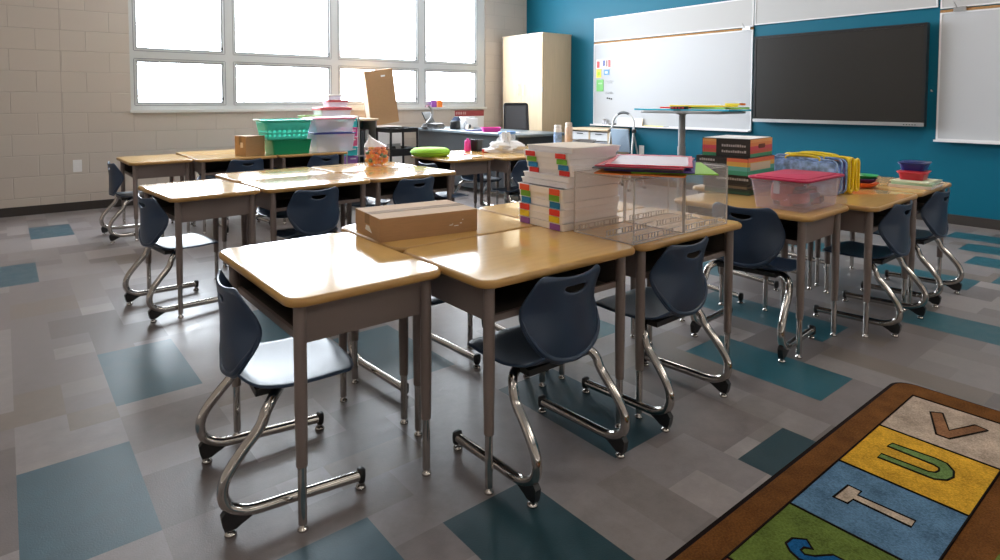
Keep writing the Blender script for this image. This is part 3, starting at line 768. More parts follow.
def stuffing(label, at_, w, d, h, mats, n, seed, rz=0):
    rnd = random.Random(seed); b = B()
    for k in range(n):
        v0 = len(b.v); s1, s2, s3 = [rnd.uniform(.25, .5) * q for q in (w, d, h)]
        b.slab(rrect(s1, s2, .3 * min(s1, s2), 3), -s3 / 2, s3 / 2, min(s1, s2, s3) * .2, rnd.randrange(len(mats)))
        zz_ = s3 / 2 + .004 + (h - s3) * (k / n)
        b.move(v0, Matrix.Translation((rnd.uniform(-.5, .5) * (w - s1) * .9, rnd.uniform(-.5, .5) * (d - s2) * .9, zz_)) @ Matrix.Rotation(rnd.uniform(-.12, .12), 4, 'X') @ Matrix.Rotation(rnd.uniform(-.15, .15), 4, 'Z'))
    o = mesh_obj('packed_supplies', b, mats, None, 40); o.location = at_; o.rotation_euler = (0, 0, rz)
    tag(o, label, 'supplies', kind='stuff'); return o
stuffing('pale papers and packets inside the blue-lidded clear bin', (2.445, 5.47, T + .004), .33, .22, .14, ['lilac', 'paperwhite', 'lightblue'], 9, 5)
stuffing('pale papers inside the pink-lidded clear bin by the window', (2.445, 5.475, T + .186), .33, .22, .10, ['paperwhite', 'lilac', mat('pale_pink', (.75, .5, .55), .6)], 7, 6)

# bookshelf, its books and the bins on it
bs = thing('bookshelf', 'low dark bookshelf with a wooden top under the window', 'bookshelf', (3.0, 6.48, 0))
w2 = .41; gs = mat('grey_shelf_side', (.26, .26, .25), .5)
for xa, xb_ in ((-w2, -w2 + .018), (w2 - .018, w2)): mesh_obj('side_panel', B().box(xa, xb_, -.16, .16, 0, .86), gs, bs, 0)
mesh_obj('back_panel', B().box(-w2 + .018, w2 - .018, .148, .16, 0, .86), 'darkgrey', bs, 0)
for z in (.04, .45): mesh_obj('shelf', B().box(-w2 + .018, w2 - .018, -.15, .148, z, z + .018), 'grey', bs, 0)
mesh_obj('wooden_top', B().slab(rrect(.86, .35, .02, 4), .861, .885, .005), 'maple', bs, 60)
rnd = random.Random(9)
for k, (x, h, wd, c, nme) in enumerate([(2.93, .30, .05, 'darkgrey', 'charcoal'), (2.985, .27, .035, 'black', 'black'), (3.04, .31, .05, 'paperwhite', 'white'), (3.10, .28, .045, 'darkgrey', 'dark grey'), (3.16, .29, .04, 'grey', 'light grey')]):
    o = thing('binder', '%s binder standing on the upper shelf of the dark bookshelf' % nme, 'binder', (x + .14, 6.46, .4682), 0, 'binders in the dark bookshelf')
    mesh_obj('cover', B().box(-wd / 2, wd / 2, -.11, -.107, 0, h).box(-wd / 2, -wd / 2 + .003, -.107, .11, 0, h).box(wd / 2 - .003, wd / 2, -.107, .11, 0, h), c, o, 0)
    mesh_obj('pages', B().box(-wd / 2 + .004, wd / 2 - .004, -.10, .105, .006, h - .01), 'paperwhite', o, 0)
rose = mat('dusty_rose_lid', (.55, .09, .11), .4)
bin_('storage_bin', 'clear bin with a red lid on the bookshelf top', 'bin', (2.93, 6.48, .8860), .36, .24, .10, 'clear', rose, lt=.03, group='clear bins on the bookshelf')
bin_('storage_bin', 'small clear box with a red lid, upper on the bookshelf pile', 'bin', (2.97, 6.48, 1.0210), .24, .17, .055, 'clear', rose, group='clear bins on the bookshelf', lt=.02)
bin_('storage_bin', 'small white box topping the pile on the bookshelf', 'bin', (2.965, 6.48, 1.1015), .22, .16, .045, 'clear', 'white', group='clear bins on the bookshelf')
o = bin_('storage_bin', 'shallow pale green tray lying on the bookshelf end behind the basket', 'bin', (2.665, 6.48, .8860), .19, .24, .045, mat('pale_green', (.32, .50, .22), .5))

dt = thing('drawer_tower', 'rainbow drawer tower standing beside the clear bins', 'drawer cart', (2.785, 5.80, 0))
tw, td = .068, .13
b = B()
for sx in (-1, 1):
    for sy in (-1, 1): b.box(sx * tw - .006, sx * tw + .006, sy * td - .006, sy * td + .006, .0, .93)
b.box(-tw, tw, -td, td, .925, .935)
mesh_obj('rack', b, 'steel', dt, 0)
rc = [('lime', (.3, .6, .1)), ('turq', (.02, .50, .55)), ('rose', (.75, .12, .25)), ('amber', (.80, .40, .04)), ('purple_e', (.35, .16, .50)), ('turq2', (.03, .50, .55)), ('rose2', (.78, .12, .28)), ('magenta', (.80, .08, .35)), ('turq3', (.05, .55, .58))]
for k, (n_, c) in enumerate(rc * 1):
    z = .05 + k * .097
    dr = mesh_obj('drawer', B().tote(2 * tw - .016, 2 * td - .016, .088, .01, .004, .96, z), mat('drawer_' + n_, c, .4), dt, 40)
    mesh_obj('handle', B().box(-.03, .03, -td - .006, -td + .004, z + .06, z + .07), 'white', dr, 0)

# tall leaning carton on a white cabinet
wc = thing('white_cabinet', 'low white cabinet under the tall leaning carton', 'cabinet', (3.82, 6.93, 0))
mesh_obj('body', B().box(-.2, .2, -.15, .15, .03, .765), 'white', wc, 0)
mesh_obj('door', B().box(-.195, -.002, -.166, -.151, .035, .755).box(.002, .195, -.166, -.151, .035, .755), 'white', wc, 0)
mesh_obj('plinth', B().box(-.19, .19, -.13, .14, 0, .03), 'grey', wc, 0)
tc_ = carton('cardboard_box', 'tall brown carton leaning before the window', 'cardboard box', (3.85, 6.93, .765), 0, .40, .13, .69, tape=False)
tc_.rotation_euler = (0, radians(-8), 0); tc_.location = (3.83, 6.93, .795)
mesh_obj('shipping_label', B().box(.02, .08, -.0658, -.0652, .60, .62), 'paperwhite', tc_, 0)
mesh_obj('tape', B().box(-.2008, -.2002, -.05, .05, .0, .69), 'cream', tc_, 0)  # pale full-height strip: light on the carton's left side put into colour

# black cart with a magazine
ct = thing('utility_cart', 'black plastic utility cart left of the grey teacher desk', 'cart', (3.55, 6.10, 0))
for z in (.14, .47, .735): mesh_obj('tray_shelf', B().tote(.38, .34, .085 if z > .2 and z < .6 else .05, .03, .008, .97, z), 'black', ct, 50)
for sx in (-1, 1):
    for sy in (-1, 1):
        l = mesh_obj('leg', B().tube([(sx * .172, sy * .15, .075), (sx * .172, sy * .16, .775)], .014, 8), 'black', ct, 60)
        mesh_obj('caster', B().tube([(sx * .172 - .012, sy * .16, .0305), (sx * .172 + .012, sy * .16, .0305)], .03, 12).box(sx * .172 - .016, sx * .172 + .016, sy * .16 - .008, sy * .16 + .008, .03, .08), 'black', l, 60)
mg = thing('magazine', 'magazine with a dark photo cover on the black cart', 'magazine', (3.50, 6.06, .4795), .1)
v0 = 0; b = B().box(-.09, .09, -.004, .004, 0, .125).move(0, Matrix.Rotation(radians(-12), 4, 'X')); mesh_obj('pages', b, mat('cover_grey', (.42, .42, .42), .4), mg, 0)
b = B().slab(rrect(.07, .05, .012, 3), 0, .0015).move(0, Matrix.Rotation(radians(-12), 4, 'X') @ Matrix.Translation((-.02, -.0042, .07)) @ Matrix.Rotation(pi / 2, 4, 'X')); mesh_obj('cover_picture', b, 'black', mg, 0)

# teacher desk and what lies on it
td_ = thing('teacher_desk', 'charcoal teacher desk with a grey-blue top before the window', 'desk', (4.66, 5.88, 0))
mesh_obj('worktop', B().slab(rrect(.76, 2.12, .10, 6), .70, .73, .006), 'greytop', td_, 50)
mesh_obj('modesty_panel', B().box(-.33, -.31, -1.0, 1.0, .06, .70), 'darkgrey', td_, 0)
for y in (-1.0, .98): mesh_obj('end_panel', B().box(-.31, .33, y, y + .02, 0, .70), 'darkgrey', td_, 0)
mesh_obj('drawer_pedestal', B().box(-.05, .32, .45, .87, .02, .69), 'darkgrey', td_, 0)
TD = .731
ph = thing('desk_phone', 'desk telephone with a propped screen on the teacher desk', 'telephone', (4.42, 6.66, TD + .001), .6)
b = B().box(-.09, .09, -.004, .006, 0, .17).move(0, Matrix.Rotation(radians(-28), 4, 'X')); mesh_obj('screen_panel', b, 'black', ph, 0)
mesh_obj('base', B().slab(rrect(.22, .18, .02, 3), 0, .045, .010, taper=.85), 'black', ph, 40)
mesh_obj('handset', B().tube(smooth_path([(-.10, .02, .05), (-.09, -.02, .10), (-.085, -.03, .16), (-.095, 0, .21)], 4), [.016] + [.012] * 11 + [.017], 8), 'steel', ph, 60)
ph.scale = (1.5, 1.3, 1.4)
mesh_obj('cord', B().tube(smooth_path([(-.1, .02, .03), (-.17, -.02, .01), (-.2, -.1, .006), (-.15, -.18, .006)], 5), .004, 6), 'black', ph, 60)
pr_ = thing('printer', 'small white printer behind the dark bag on the teacher desk', 'printer', (4.78, 6.44, TD), .2)
mesh_obj('body', B().slab(rrect(.26, .24, .03, 4), 0, .13, .01), 'white', pr_, 40); mesh_obj('paper_tray', B().box(-.09, .09, -.19, -.12, .02, .028), 'white', pr_, 0)
mesh_obj('lid', B().slab(rrect(.24, .2, .02, 3), .131, .142, .004), 'grey', pr_, 40)
hb = thing('lunch_bag', 'small black bag with a blue flap on the teacher desk', 'bag', (4.50, 6.28, TD), .5)
b = B().slab(rrect(.15, .10, .025, 4), 0, .105, .012, taper=.92); mesh_obj('bag_body', b, 'black', hb, 40)
b = B().loft([[(x, y * .5 - .01 * 0, z) for x, y in ((-.02, -.09), (.075, -.09), (.075, .09), (-.02, .09))] for z in (.106,)] + [[(x, y * .3, z) for x, y in ((.01, -.08), (.065, -.08), (.065, .08), (.01, .08))] for z in (.155,)]); mesh_obj('flap', b, mat('navy_cloth', (.02, .04, .10), .7), hb, 0)
bt = thing('spray_bottle', 'small clear pump bottle on the teacher desk', 'bottle', (4.62, 6.22, TD))
mesh_obj('bottle_body', B().lathe([(.02, 0), (.025, .004), (.025, .07), (.01, .09), (.01, .1)], seg=12), 'clear', bt, 60); mesh_obj('pump', B().lathe([(.011, .1), (.012, .115), (.005, .12), (.005, .14)], seg=10), 'white', bt, 60)
tp = thing('tape_dispenser', 'cream tape dispenser on the teacher desk', 'tape dispenser', (4.56, 6.05, TD), .3)
mesh_obj('body', B().slab([(-.07, 0), (.06, 0), (.07, .025), (.02, .03), (-.01, .065), (-.05, .06), (-.07, .03)], -.02, .02, .003).move(0, Matrix.Rotation(pi / 2, 4, 'X')), 'cream', tp, 40)
mesh_obj('tape_roll', B().tube([(-.03, -.022, .042), (-.03, .022, .042)], .026, 14), 'black', tp, 60)
pf = thing('pencil_tray', 'bright pink tray at the right end of the teacher desk', 'tray', (4.47, 5.52, TD), -.5)
mesh_obj('tray_shell', B().tote(.21, .15, .050, .02, .004, .92), 'pink', pf, 50)
for k, (x, y, rz, m_, lb) in enumerate([(4.52, 5.22, .3, 'paperwhite', 'white sheet of paper right of the pink tray'), (4.44, 5.80, -.2, 'blue', 'dark blue notebook left of the pink tray'), (4.66, 5.90, .1, 'paperwhite', 'white sheet of paper near the tape dispenser')]):
    o = thing('notebook' if m_ == 'blue' else 'paper_sheet', lb + ' on the teacher desk', 'notebook' if m_ == 'blue' else 'paper', (x, y, TD), rz)
    mesh_obj('sheet', B().slab(rrect(.20, .14, .004, 2), 0, .003 if m_ != 'blue' else .014), m_, o, 0)
for k, (x, w_, c, lb, z_) in enumerate([(4.715, .075, 'hp', 'small pale pink card beside the purple one on the window sill', .03), (4.805, .10, 'purple', 'purple square card standing on the window sill', .10), (4.908, .095, 'orange', 'orange square card standing on the window sill', .10)]):
    o = thing('note_card', lb, 'card', (x, YW - .012, WZ0 + .0305), 0)
    mesh_obj('card_face', B().box(-w_ / 2, w_ / 2, -.008, .008, 0, z_), mat('soft_pink', (.75, .35, .5), .5) if c == 'hp' else c, o, 0)
    mesh_obj('card_stripe', B().box(-w_ / 2, -w_ / 2 + .02, -.0092, -.008, 0.004, z_ - .004), 'paperwhite' if c == 'hp' else mat('stripe_' + c, (.55, .30, .65) if c == 'purple' else (.95, .45, .2), .5), o, 0)
ps = thing('wall_poster', 'white poster with a dark red header below the window', 'poster', (5.455, YW - .003, .60))
mesh_obj('sheet', B().box(-.27, .27, -.003, 0, 0, .345), 'paperwhite', ps, 0)
mesh_obj('header', B().box(-.27, .27, -.0045, -.003, .26, .345), mat('dark_red_print', (.36, .05, .06), .5), ps, 0)
b = B()
for x in (-.25, -.22, -.19, -.16, -.12, -.09): b.box(x, x + .02, -.0055, -.0045, .285, .325)
mesh_obj('lettering', b, mat('pale_print', (.62, .35, .35), .5), ps, 0)

oc = thing('office_chair', 'grey mesh-backed office chair in front of the wooden wardrobe', 'chair', (5.33, 5.98, 0), radians(-30))
tl = lambda x, z: (x * (1 - .06 * (z - .7)), .20 + .16 * (z - .60) + .03 * (abs(x) / .19) ** 2 * -1 + .03, z)
b = B().grid(lambda u, v: tl((u - .5) * .31, .68 + .36 * v), 10, 8)
mesh_obj('backrest', b, 'mesh', oc, 0, [('SOLIDIFY', dict(thickness=.010))])
mesh_obj('back_frame', B().tube([tl(x, z) for x, z in rrect(.33, .38, .03, 4, 0, .86)], .012, 8, closed=True), 'black', oc, 60)
mesh_obj('seat', B().slab(rrect(.48, .46, .1, 5), .42, .49, .025), 'mesh', oc, 60)
mesh_obj('back_support', B().tube(smooth_path([(0, .10, .42), (0, .26, .45), (0, .28, .70)], 5), .02, 8), 'black', oc, 60)
mesh_obj('column', B().lathe([(.03, .12), (.03, .30), (.02, .30), (.02, .42)], seg=12), 'steel', oc, 60)
for s_ in (-1, 1): mesh_obj('armrest', B().tube([(s_ * .22, .0, .44), (s_ * .26, .02, .50), (s_ * .26, .02, .66)], .013, 8).slab(rrect(.07, .24, .03, 4, s_ * .26, 0), .66, .685, .008), 'black', oc, 60)
for k in range(5):
    a = 2 * pi * k / 5
    l = mesh_obj('leg', B().tube([(0, 0, .12), (.27 * cos(a), .27 * sin(a), .075)], [.024, .016], 8), 'black', oc, 60)
    mesh_obj('caster', B().tube([(.27 * cos(a) - .02 * sin(a), .27 * sin(a) + .02 * cos(a), .031), (.27 * cos(a) + .02 * sin(a), .27 * sin(a) - .02 * cos(a), .031)], .03, 12), 'black', l, 60)

# wooden wardrobe
wd_ = thing('wardrobe', 'tall pale maple two-door wardrobe in the corner', 'wardrobe', (6.30, 6.70, 0))
mesh_obj('carcass', B().box(-.27, .29, -.435, .435, .07, 2.035), 'maple', wd_, 0)
mesh_obj('top_panel', B().box(-.295, .292, -.44, .44, 2.036, 2.056), 'maple', wd_, 0)
mesh_obj('plinth', B().box(-.25, .29, -.43, .43, 0, .07), 'black', wd_, 0)
for s_ in (-1, 1):
    d_ = mesh_obj('door', B().box(-.292, -.272, min(s_ * .0025, s_ * .432), max(s_ * .0025, s_ * .432), .075, 2.03), 'maple_door', wd_, 0)
    y = s_ * .055
    mesh_obj('handle', B().tube([(-.292, y, 1.17), (-.322, y, 1.17), (-.322, y, 1.33), (-.292, y, 1.33)], .005, 8), 'steel', d_, 60)
    for z in (.3, 1.25, 1.95): mesh_obj('hinge', B().box(-.294, -.285, s_ * .433 - .004, s_ * .433 + .004, z - .035, z + .035), 'grey', d_, 0)
    if s_ < 0: mesh_obj('lock', B().tube([(-.293, y, .95), (-.297, y, .95)], .009, 10), 'steel', d_, 60)

# ------------------------------------------------------------------ centre back desks
gc = thing('floor_cushion', 'lime green round cushion overhanging the desk edge', 'cushion', (2.895, 4.41, T), -.65)
b = B().lathe([(.05, 0), (.14, .001), (.165, .015), (.172, .035), (.165, .055), (.14, .068), (.06, .072)], seg=28)
mesh_obj('cushion_body', b, 'lime', gc, 60)
mesh_obj('welt', B().tube([(.173 * cos(2 * pi * k / 28), .173 * sin(2 * pi * k / 28), .036) for k in range(28)], .004, 6, closed=True), mat('lime_dark', (.22, .45, .02), .6), gc, 60)
for x, y, rz, lb in ((3.14, 4.18, .3, 'loose white sheet nearest the front edge, right of the cushion'), (3.14, 4.50, -.2, 'loose white sheet lying left of the pink cup'), (3.00, 4.08, .8, 'loose white sheet by the front desk corner below the cushion')):
    o = thing('paper_sheet', lb, 'paper', (x, y, T), rz, 'papers on the centre back desk')
    mesh_obj('sheet', B().slab(rrect(.21, .15, .003, 2), 0, .0012), 'paperwhite', o, 0)
pc = thing('water_bottle', 'bright pink bottle standing beside the black cup', 'bottle', (3.44, 4.60, T))
mesh_obj('bottle_body', B().slab(rrect(.07, .045, .02, 5), 0, .105, .010, taper=.85), 'pink', pc, 50); mesh_obj('cap', B().lathe([(.012, 0), (.012, .012), (.009, .016)], (0, 0, .105), 10), 'pink', pc, 60)
pc = thing('pencil_cup', 'square black pencil cup beside the pink bottle', 'cup', (3.52, 4.56, T), .2)
mesh_obj('cup_wall', B().tote(.082, .082, .108, .008, .004, .96), 'black', pc, 40)
pb = thing('plastic_bag', 'crumpled white plastic bag with red print on a centre back desk', 'bag', (3.68, 4.32, T), -.6)
rnd = random.Random(4)
def blob(rx, ry, h, seed, seg=28, rings=10, amp=.22):
    import mathutils
    b = B(); R_ = []
    for j in range(rings + 1):
        t = j / rings; r = max(.03, math.sqrt(max(0, 1 - t ** 2.2))); ring = []
        for k in range(seg):
            a = 2 * pi * k / seg
            n_ = mathutils.noise.noise(Vector((cos(a) * 2.1 + seed, sin(a) * 2.1, t * 3))) * amp * 2 + mathutils.noise.noise(Vector((cos(a) * 6 + seed, sin(a) * 6, t * 9))) * amp
            ring.append((rx * r * (1 + n_) * cos(a), ry * r * (1 + n_) * sin(a), h * t * (1 + (n_ * .6 if t > .1 else 0))))
        R_.append(ring)
    return b.loft(R_)
mesh_obj('bag_body', blob(.19, .13, .10, 1.0), 'bag', pb, 50)
mesh_obj('bag_handles', blob(.06, .06, .17, 7.0, amp=.3), 'bag', pb, 50)
b = B().slab(rrect(.12, .03, .01, 3), 0, .03, .004).move(0, Matrix.Translation((-.17, -.05, .0))); mesh_obj('red_print', b, 'red', pb, 40)
pb = thing('plastic_bag', 'clear bag with a blue lid and packets behind the crumpled white bag', 'bag', (3.86, 4.52, T), 0)
mesh_obj('bag_body', blob(.11, .10, .155, 3.0), mat('clear_film', (.75, .78, .8), .2, alpha=.6), pb, 50)
mesh_obj('blue_lid', B().slab(rrect(.17, .13, .05, 5), .150, .178, .008), mat('sky_blue_lid', (.15, .33, .68), .4), pb, 50)

def bottle(name, label, at_, r, h, body, cap, band=None, capr=.9):
    o = thing(name, label, 'bottle', at_)
    mesh_obj('bottle_body', B().lathe([(r * .9, 0), (r, .004), (r, h * .80), (r * .9, h * .86), (r * .8, h * .87)], seg=18), body, o, 60)
    mesh_obj('cap', B().lathe([(r * capr, h * .87), (r * capr, h * .985), (r * capr * .9, h)], seg=18), cap, o, 60)
    if band: mesh_obj('label', B().lathe([(r * 1.02, h * .2), (r * 1.02, h * .7)], seg=18), band, o, 60)
bottle('wipes_canister', 'white canister with a blue label, left of the tall cream bottle', (4.33, 4.29, T), .040, .235, 'white', 'white', mat('blue_print', (.25, .40, .70), .4, var=.5, scale=25))
bottle('lotion_bottle', 'tall plain cream bottle next to the white canister', (4.36, 4.17, T), .038, .262, mat('pinkish_cream', (.80, .62, .52), .45), mat('cream_cap', (.78, .68, .60), .4), None, .85)
tb_ = thing('book_tub', 'dark grey slanted tub on the last centre back desk', 'tub', (4.28, 3.93, T), .35)
w_, d_, b = .29, .19, B()
lo = rrect(w_ * .7, d_ * .75, .02, 4); hi = rrect(w_ * 1.05, d_, .03, 4)
zt_ = lambda x: .055 + .045 * (x / w_ + .5)
b.loft([[(x, y, 0) for x, y in lo], [(x, y, zt_(x)) for x, y in hi], [(x * 1.04, y * 1.05, zt_(x) + .003) for x, y in hi], [(x * .95, y * .93, zt_(x)) for x, y in hi], [(x * .93, y * .9, .004) for x, y in lo]])
mesh_obj('tub_wall', b, 'bin_dark', tb_, 50)

# drawer unit, stepladder, standing table
du = thing('drawer_unit', 'maple-topped unit with silver drawers against the teal wall', 'drawer unit', (6.36, 5.52, 0))
mesh_obj('carcass', B().box(-.20, .22, -.34, -.32, .03, .69).box(-.20, .22, .32, .34, .03, .69).box(-.20, .22, -.01, .01, .03, .69).box(.20, .22, -.32, .32, .03, .69).box(-.20, .2, -.32, .32, .03, .05), 'maple', du, 0)
mesh_obj('wooden_top', B().slab(rrect(.46, .70, .01, 3), .69, .72, .004), 'maple', du, 40)
for s_ in (-1, 1):
    for k in range(5):
        z = .06 + k * .125; ya, yb_ = (.018, .312) if s_ > 0 else (-.312, -.018)
        q = mesh_obj('drawer', B().box(-.195, .19, ya, yb_, z, z + .112), mat('pale_drawer', (.62, .63, .64), .35) if (k + s_) % 2 else 'clear', du, 0)
        mesh_obj('handle', B().box(-.205, -.195, (ya + yb_) / 2 - .05, (ya + yb_) / 2 + .05, z + .08, z + .092), 'darkgrey', q, 0)
for y in (-.33, .33): mesh_obj('foot', B().box(-.2, .2, y - .01, y + .01, 0, .03), 'black', du, 0)

sl = thing('stepladder', 'folded silver stepladder with grey-blue steps by the whiteboard', 'stepladder', (6.02, 4.83, 0))
b = B(); arch = []
for k in range(13):
    a = pi * k / 12; arch.append((-.0 + .0, .165 * cos(a), .80 + .145 * sin(a)))
path = [(-.14, .205, .02), (-.02, .17, .74)] + arch[1:-1] + [(-.02, -.17, .74), (-.14, -.205, .02)]
mesh_obj('front_frame', B().tube(path, .0115, 8), 'alum', sl, 60)
mesh_obj('rear_leg', B().tube([(.20, .17, .02), (-.015, .16, .72)], .010, 8).tube([(.20, -.17, .02), (-.015, -.16, .72)], .010, 8), 'alum', sl, 60)
mesh_obj('hand_grip', B().tube([(0, .165 * cos(a), .80 + .145 * sin(a)) for a in [pi * (.33 + .34 * k / 8) for k in range(9)]], .016, 8), 'darkgrey', sl, 60)
for z, x, l_ in ((.60, -.035, .29), (.24, -.085, .2)):
    b = B().slab(rrect(l_, .27, .02, 4), 0, .02, .005).move(0, Matrix.Translation((x - .025, 0, z)) @ Matrix.Rotation(radians(80), 4, 'Y') @ Matrix.Rotation(0, 4, 'Z'))
    mesh_obj('step', b, 'ladderblue', sl, 50)
for s_ in (-1, 1):
    mesh_obj('hinge_block', B().slab(rrect(.05, .04, .01, 3, -.015, s_ * .172), .70, .745, .006), 'black', sl, 40)
    mesh_obj('foot', B().box(-.155, -.125, s_ * .205 - .014, s_ * .205 + .014, 0, .03).box(.188, .216, s_ * .17 - .013, s_ * .17 + .013, 0, .03), 'black', sl, 0)

stb = thing('standing_table', 'tall pedestal table with a grey post before the whiteboard', 'table', (4.60, 2.97, 0), 0)
mesh_obj('tabletop', B().slab(rrect(.50, .78, .10, 8), .990, 1.012, .006), 'grey', stb, 50)
mesh_obj('post', B().lathe([(.034, .02), (.034, .70), (.029, .70), (.029, .975), (.06, .985), (.06, .99)], (0, .09, 0), 18), 'grey', stb, 60)
mesh_obj('base', B().slab(rrect(.5, .56, .08, 6), 0, .022, .006), 'grey', stb, 50)
SZ = 1.0125
for i, (dx, dy, z, w_, d_, rz, c, lb) in enumerate([(-.06, .26, 0, .30, .40, .05, 'cyan', 'cyan folder at the left of the tall table'), (-.02, -.21, 0, .30, .46, -.05, mat('cyan_two', (.03, .42, .62), .5), 'cyan folder under the yellow ones on the tall table'),
        (.10, .14, .0158, .26, .36, .1, 'red', 'thin red folder behind the crayon tin'), (.04, -.22, .0158, .30, .34, -.15, mat('green_folder', (.18, .48, .08), .5), 'green folder below the top yellow folder on the tall table'), (.02, -.08, .0316, .30, .46, .05, 'yellow', 'yellow folder on top of the tall table pile')]):
    o = thing('paper_folder', lb, 'folder', (4.60 + dx, 2.95 + dy, SZ + z), rz, 'folders on the tall table')
    mesh_obj('cover', B().slab(rrect(w_, d_, .006, 2), 0, .014, .001), c, o, 0)
    mesh_obj('paper', B().box(-w_ / 2 + .004, w_ / 2 - .004, -d_ / 2 + .004, d_ / 2 - .004, .014, .0152), 'paperwhite', o, 0)
o = thing('crayon_tin', 'dark flat tin with red patches at the front of the tall table', 'tin', (4.365, 2.93, SZ + .0002), .1)
mesh_obj('tin_body', B().slab(rrect(.06, .14, .012, 3), 0.012, .036, .003), 'black', o, 40)
b = B()
for k in range(4): b.box(-.0318, -.030, -.055 + k * .03, -.036 + k * .03, .016, .031)
mesh_obj('printed_label', b, mat('tin_print', (.55, .04, .05), .4), o, 0)
o = thing('crayon_box', 'yellow crayon box jutting out past the right end of the tall table', 'box', (4.50, 2.53, SZ + .0475), -.1)
mesh_obj('carton_wall', B().box(-.035, .035, -.07, .055, 0, .016), 'yellow', o, 0)
mesh_obj('orange_tip', B().box(-.0345, .0345, -.078, -.0705, .0005, .0155), 'orange', o, 0)

# whiteboard tray and magnets
bx = XT - .0195
def mag(name, label, cat, y0, y1, z0, z1, m_, extra=()):
    o = thing(name, label, cat, (bx, (y0 + y1) / 2, z0))
    mesh_obj('face', B().box(-.004, 0, -(y1 - y0) / 2, (y1 - y0) / 2, 0, z1 - z0), m_, o, 0)
    for (a, b1, c, d_, mm) in extra: mesh_obj('print', B().box(-.0052, -.004, a, b1, c, d_), mm, o, 0)
mag('magnetic_caddy', 'magnetic strip of red and blue clutter at the top left of the whiteboard', 'magnet holder', 5.50, 5.77, 1.54, 1.665, 'white', [(-.125, -.08, .01, .115, 'red'), (-.07, -.045, .02, .11, mat('brown_print', (.2, .08, .05), .5)), (-.03, .015, .03, .11, 'blue'), (.03, .06, .01, .09, 'lilac'), (.07, .12, .01, .1, 'red')])
mag('magnet_card', 'yellow card on the whiteboard under the magnetic strip', 'card', 5.68, 5.765, 1.41, 1.53, 'yellow', [(-.02, .02, .03, .08, 'lime')])
mag('magnet_card', 'small blue card beside the yellow card on the whiteboard', 'card', 5.535, 5.63, 1.445, 1.52, mat('mid_blue', (.10, .28, .50), .5), [(-.02, .025, .02, .05, 'paperwhite')])
mag('magnet_card', 'bright green card on the left of the whiteboard', 'card', 5.635, 5.76, 1.22, 1.385, mat('bright_green', (.16, .50, .12), .5), [(-.04, .03, .1, .12, mat('pale_green_print', (.4, .7, .35), .5))])
for i, y in enumerate((5.56, 5.525, 5.49)):
    o = thing('round_magnet', ['left', 'middle', 'right'][i] + ' of three tiny black magnets on the whiteboard', 'magnet', (bx, y, 1.125 - i * .006), 0, 'tiny black magnets')
    mesh_obj('disc', B().tube([(-.010, 0, 0), (0, 0, 0)], .011, 10), 'black', o, 60)
o = thing('pen_writing', 'faint grey handwriting beside the green card on the whiteboard', 'writing', (bx, 5.53, 1.30))
b = B(); rnd = random.Random(12)
for z in (.055, .030, -.10, -.118):
    y = .07
    while y > -.06:
        h_ = rnd.uniform(.008, .016); b.tube(smooth_path([(-.0006, y, z), (-.0006, y - .004, z + h_), (-.0006, y - .010, z), (-.0006, y - .014, z + h_ * .6)], 2), .0013, 4); y -= rnd.uniform(.016, .026)
mesh_obj('ink', b, mat('grey_ink', (.25, .25, .27), .6), o, 0)
TZ = .7562
o = thing('folded_sign', 'folded lilac-print sign propped on the whiteboard tray behind the ladder', 'sign', (6.545, 5.16, .7615))
b = B().box(-.002, .002, -.20, .20, 0, .10).move(0, Matrix.Rotation(radians(10), 4, 'Y')); mesh_obj('printed_face', b, 'paperwhite', o, 0)
b = B().box(-.0032, -.002, -.17, .15, .025, .085).move(0, Matrix.Rotation(radians(10), 4, 'Y')); mesh_obj('printed_block', b, stripes('sign_print', [(.8, .8, .8), (.55, .55, .75)] * 4, 2, .02, .09), o, 0)
mesh_obj('prop', B().add([(.0, -.20, 0), (.03, -.21, 0), (.016, -.20, .10), (.0, -.21, 0), (.03, -.20, 0), (.016, -.21, .10)], [(0, 1, 2), (3, 5, 4), (0, 2, 5, 3), (1, 4, 5, 2), (0, 3, 4, 1)]), 'maple', o, 0)
o = thing('wooden_ruler', 'yellow ruler lying on the whiteboard tray right of the ladder', 'ruler', (6.54, 4.76, .7562)); mesh_obj('rule', B().box(-.016, .016, -.15, .15, 0, .012), 'yellow', o, 0)
mesh_obj('grey_end', B().box(-.0165, .0165, -.21, -.151, 0, .013), 'grey', o, 0)
o = thing('glass_jar', 'small clear jar at the left end of the whiteboard tray', 'jar', (6.538, 5.58, .7562)); mesh_obj('jar_body', B().lathe([(.026, 0), (.03, .004), (.03, .055), (.024, .065)], seg=14), 'clear', o, 60); mesh_obj('lid', B().lathe([(.026, .066), (.026, .08)], seg=14), 'grey', o, 60)
o = thing('dry_eraser', 'small eraser on the tray between jar and ladder', 'eraser', (6.54, 5.44, .7562)); mesh_obj('felt', B().box(-.02, .02, -.05, .05, 0, .016), 'darkgrey', o, 0); mesh_obj('grip', B().box(-.018, .018, -.048, .048, .016, .028), 'grey', o, 0)

# ------------------------------------------------------------------ right group
o = bin_('storage_bin', 'clear storage bin with a hot pink lid, full of supplies', 'bin', (2.855, 1.292, T), .395, .25, .132, mat('pink_tinted_clear', (.80, .66, .76), .16, alpha=.24), 'hotpink', rz=.03, taper=.88, latch=None, lt=.010)
mesh_obj('latch', B().box(-.205, -.1985, -.012, .012, .075, .132), 'clear', o, 0)
stuffing('dark and coloured supplies packed in the pink-lidded bin', (2.855, 1.292, T + .004), .315, .185, .10, [mat('dk1', (.07, .10, .12), .5), mat('dk2', (.30, .12, .10), .5), mat('dk3', (.10, .16, .09), .5), mat('dk6', (.25, .25, .32), .5), mat('dk4', (.45, .13, .12), .5), mat('dk5', (.10, .07, .09), .5)], 46, 11, .03)

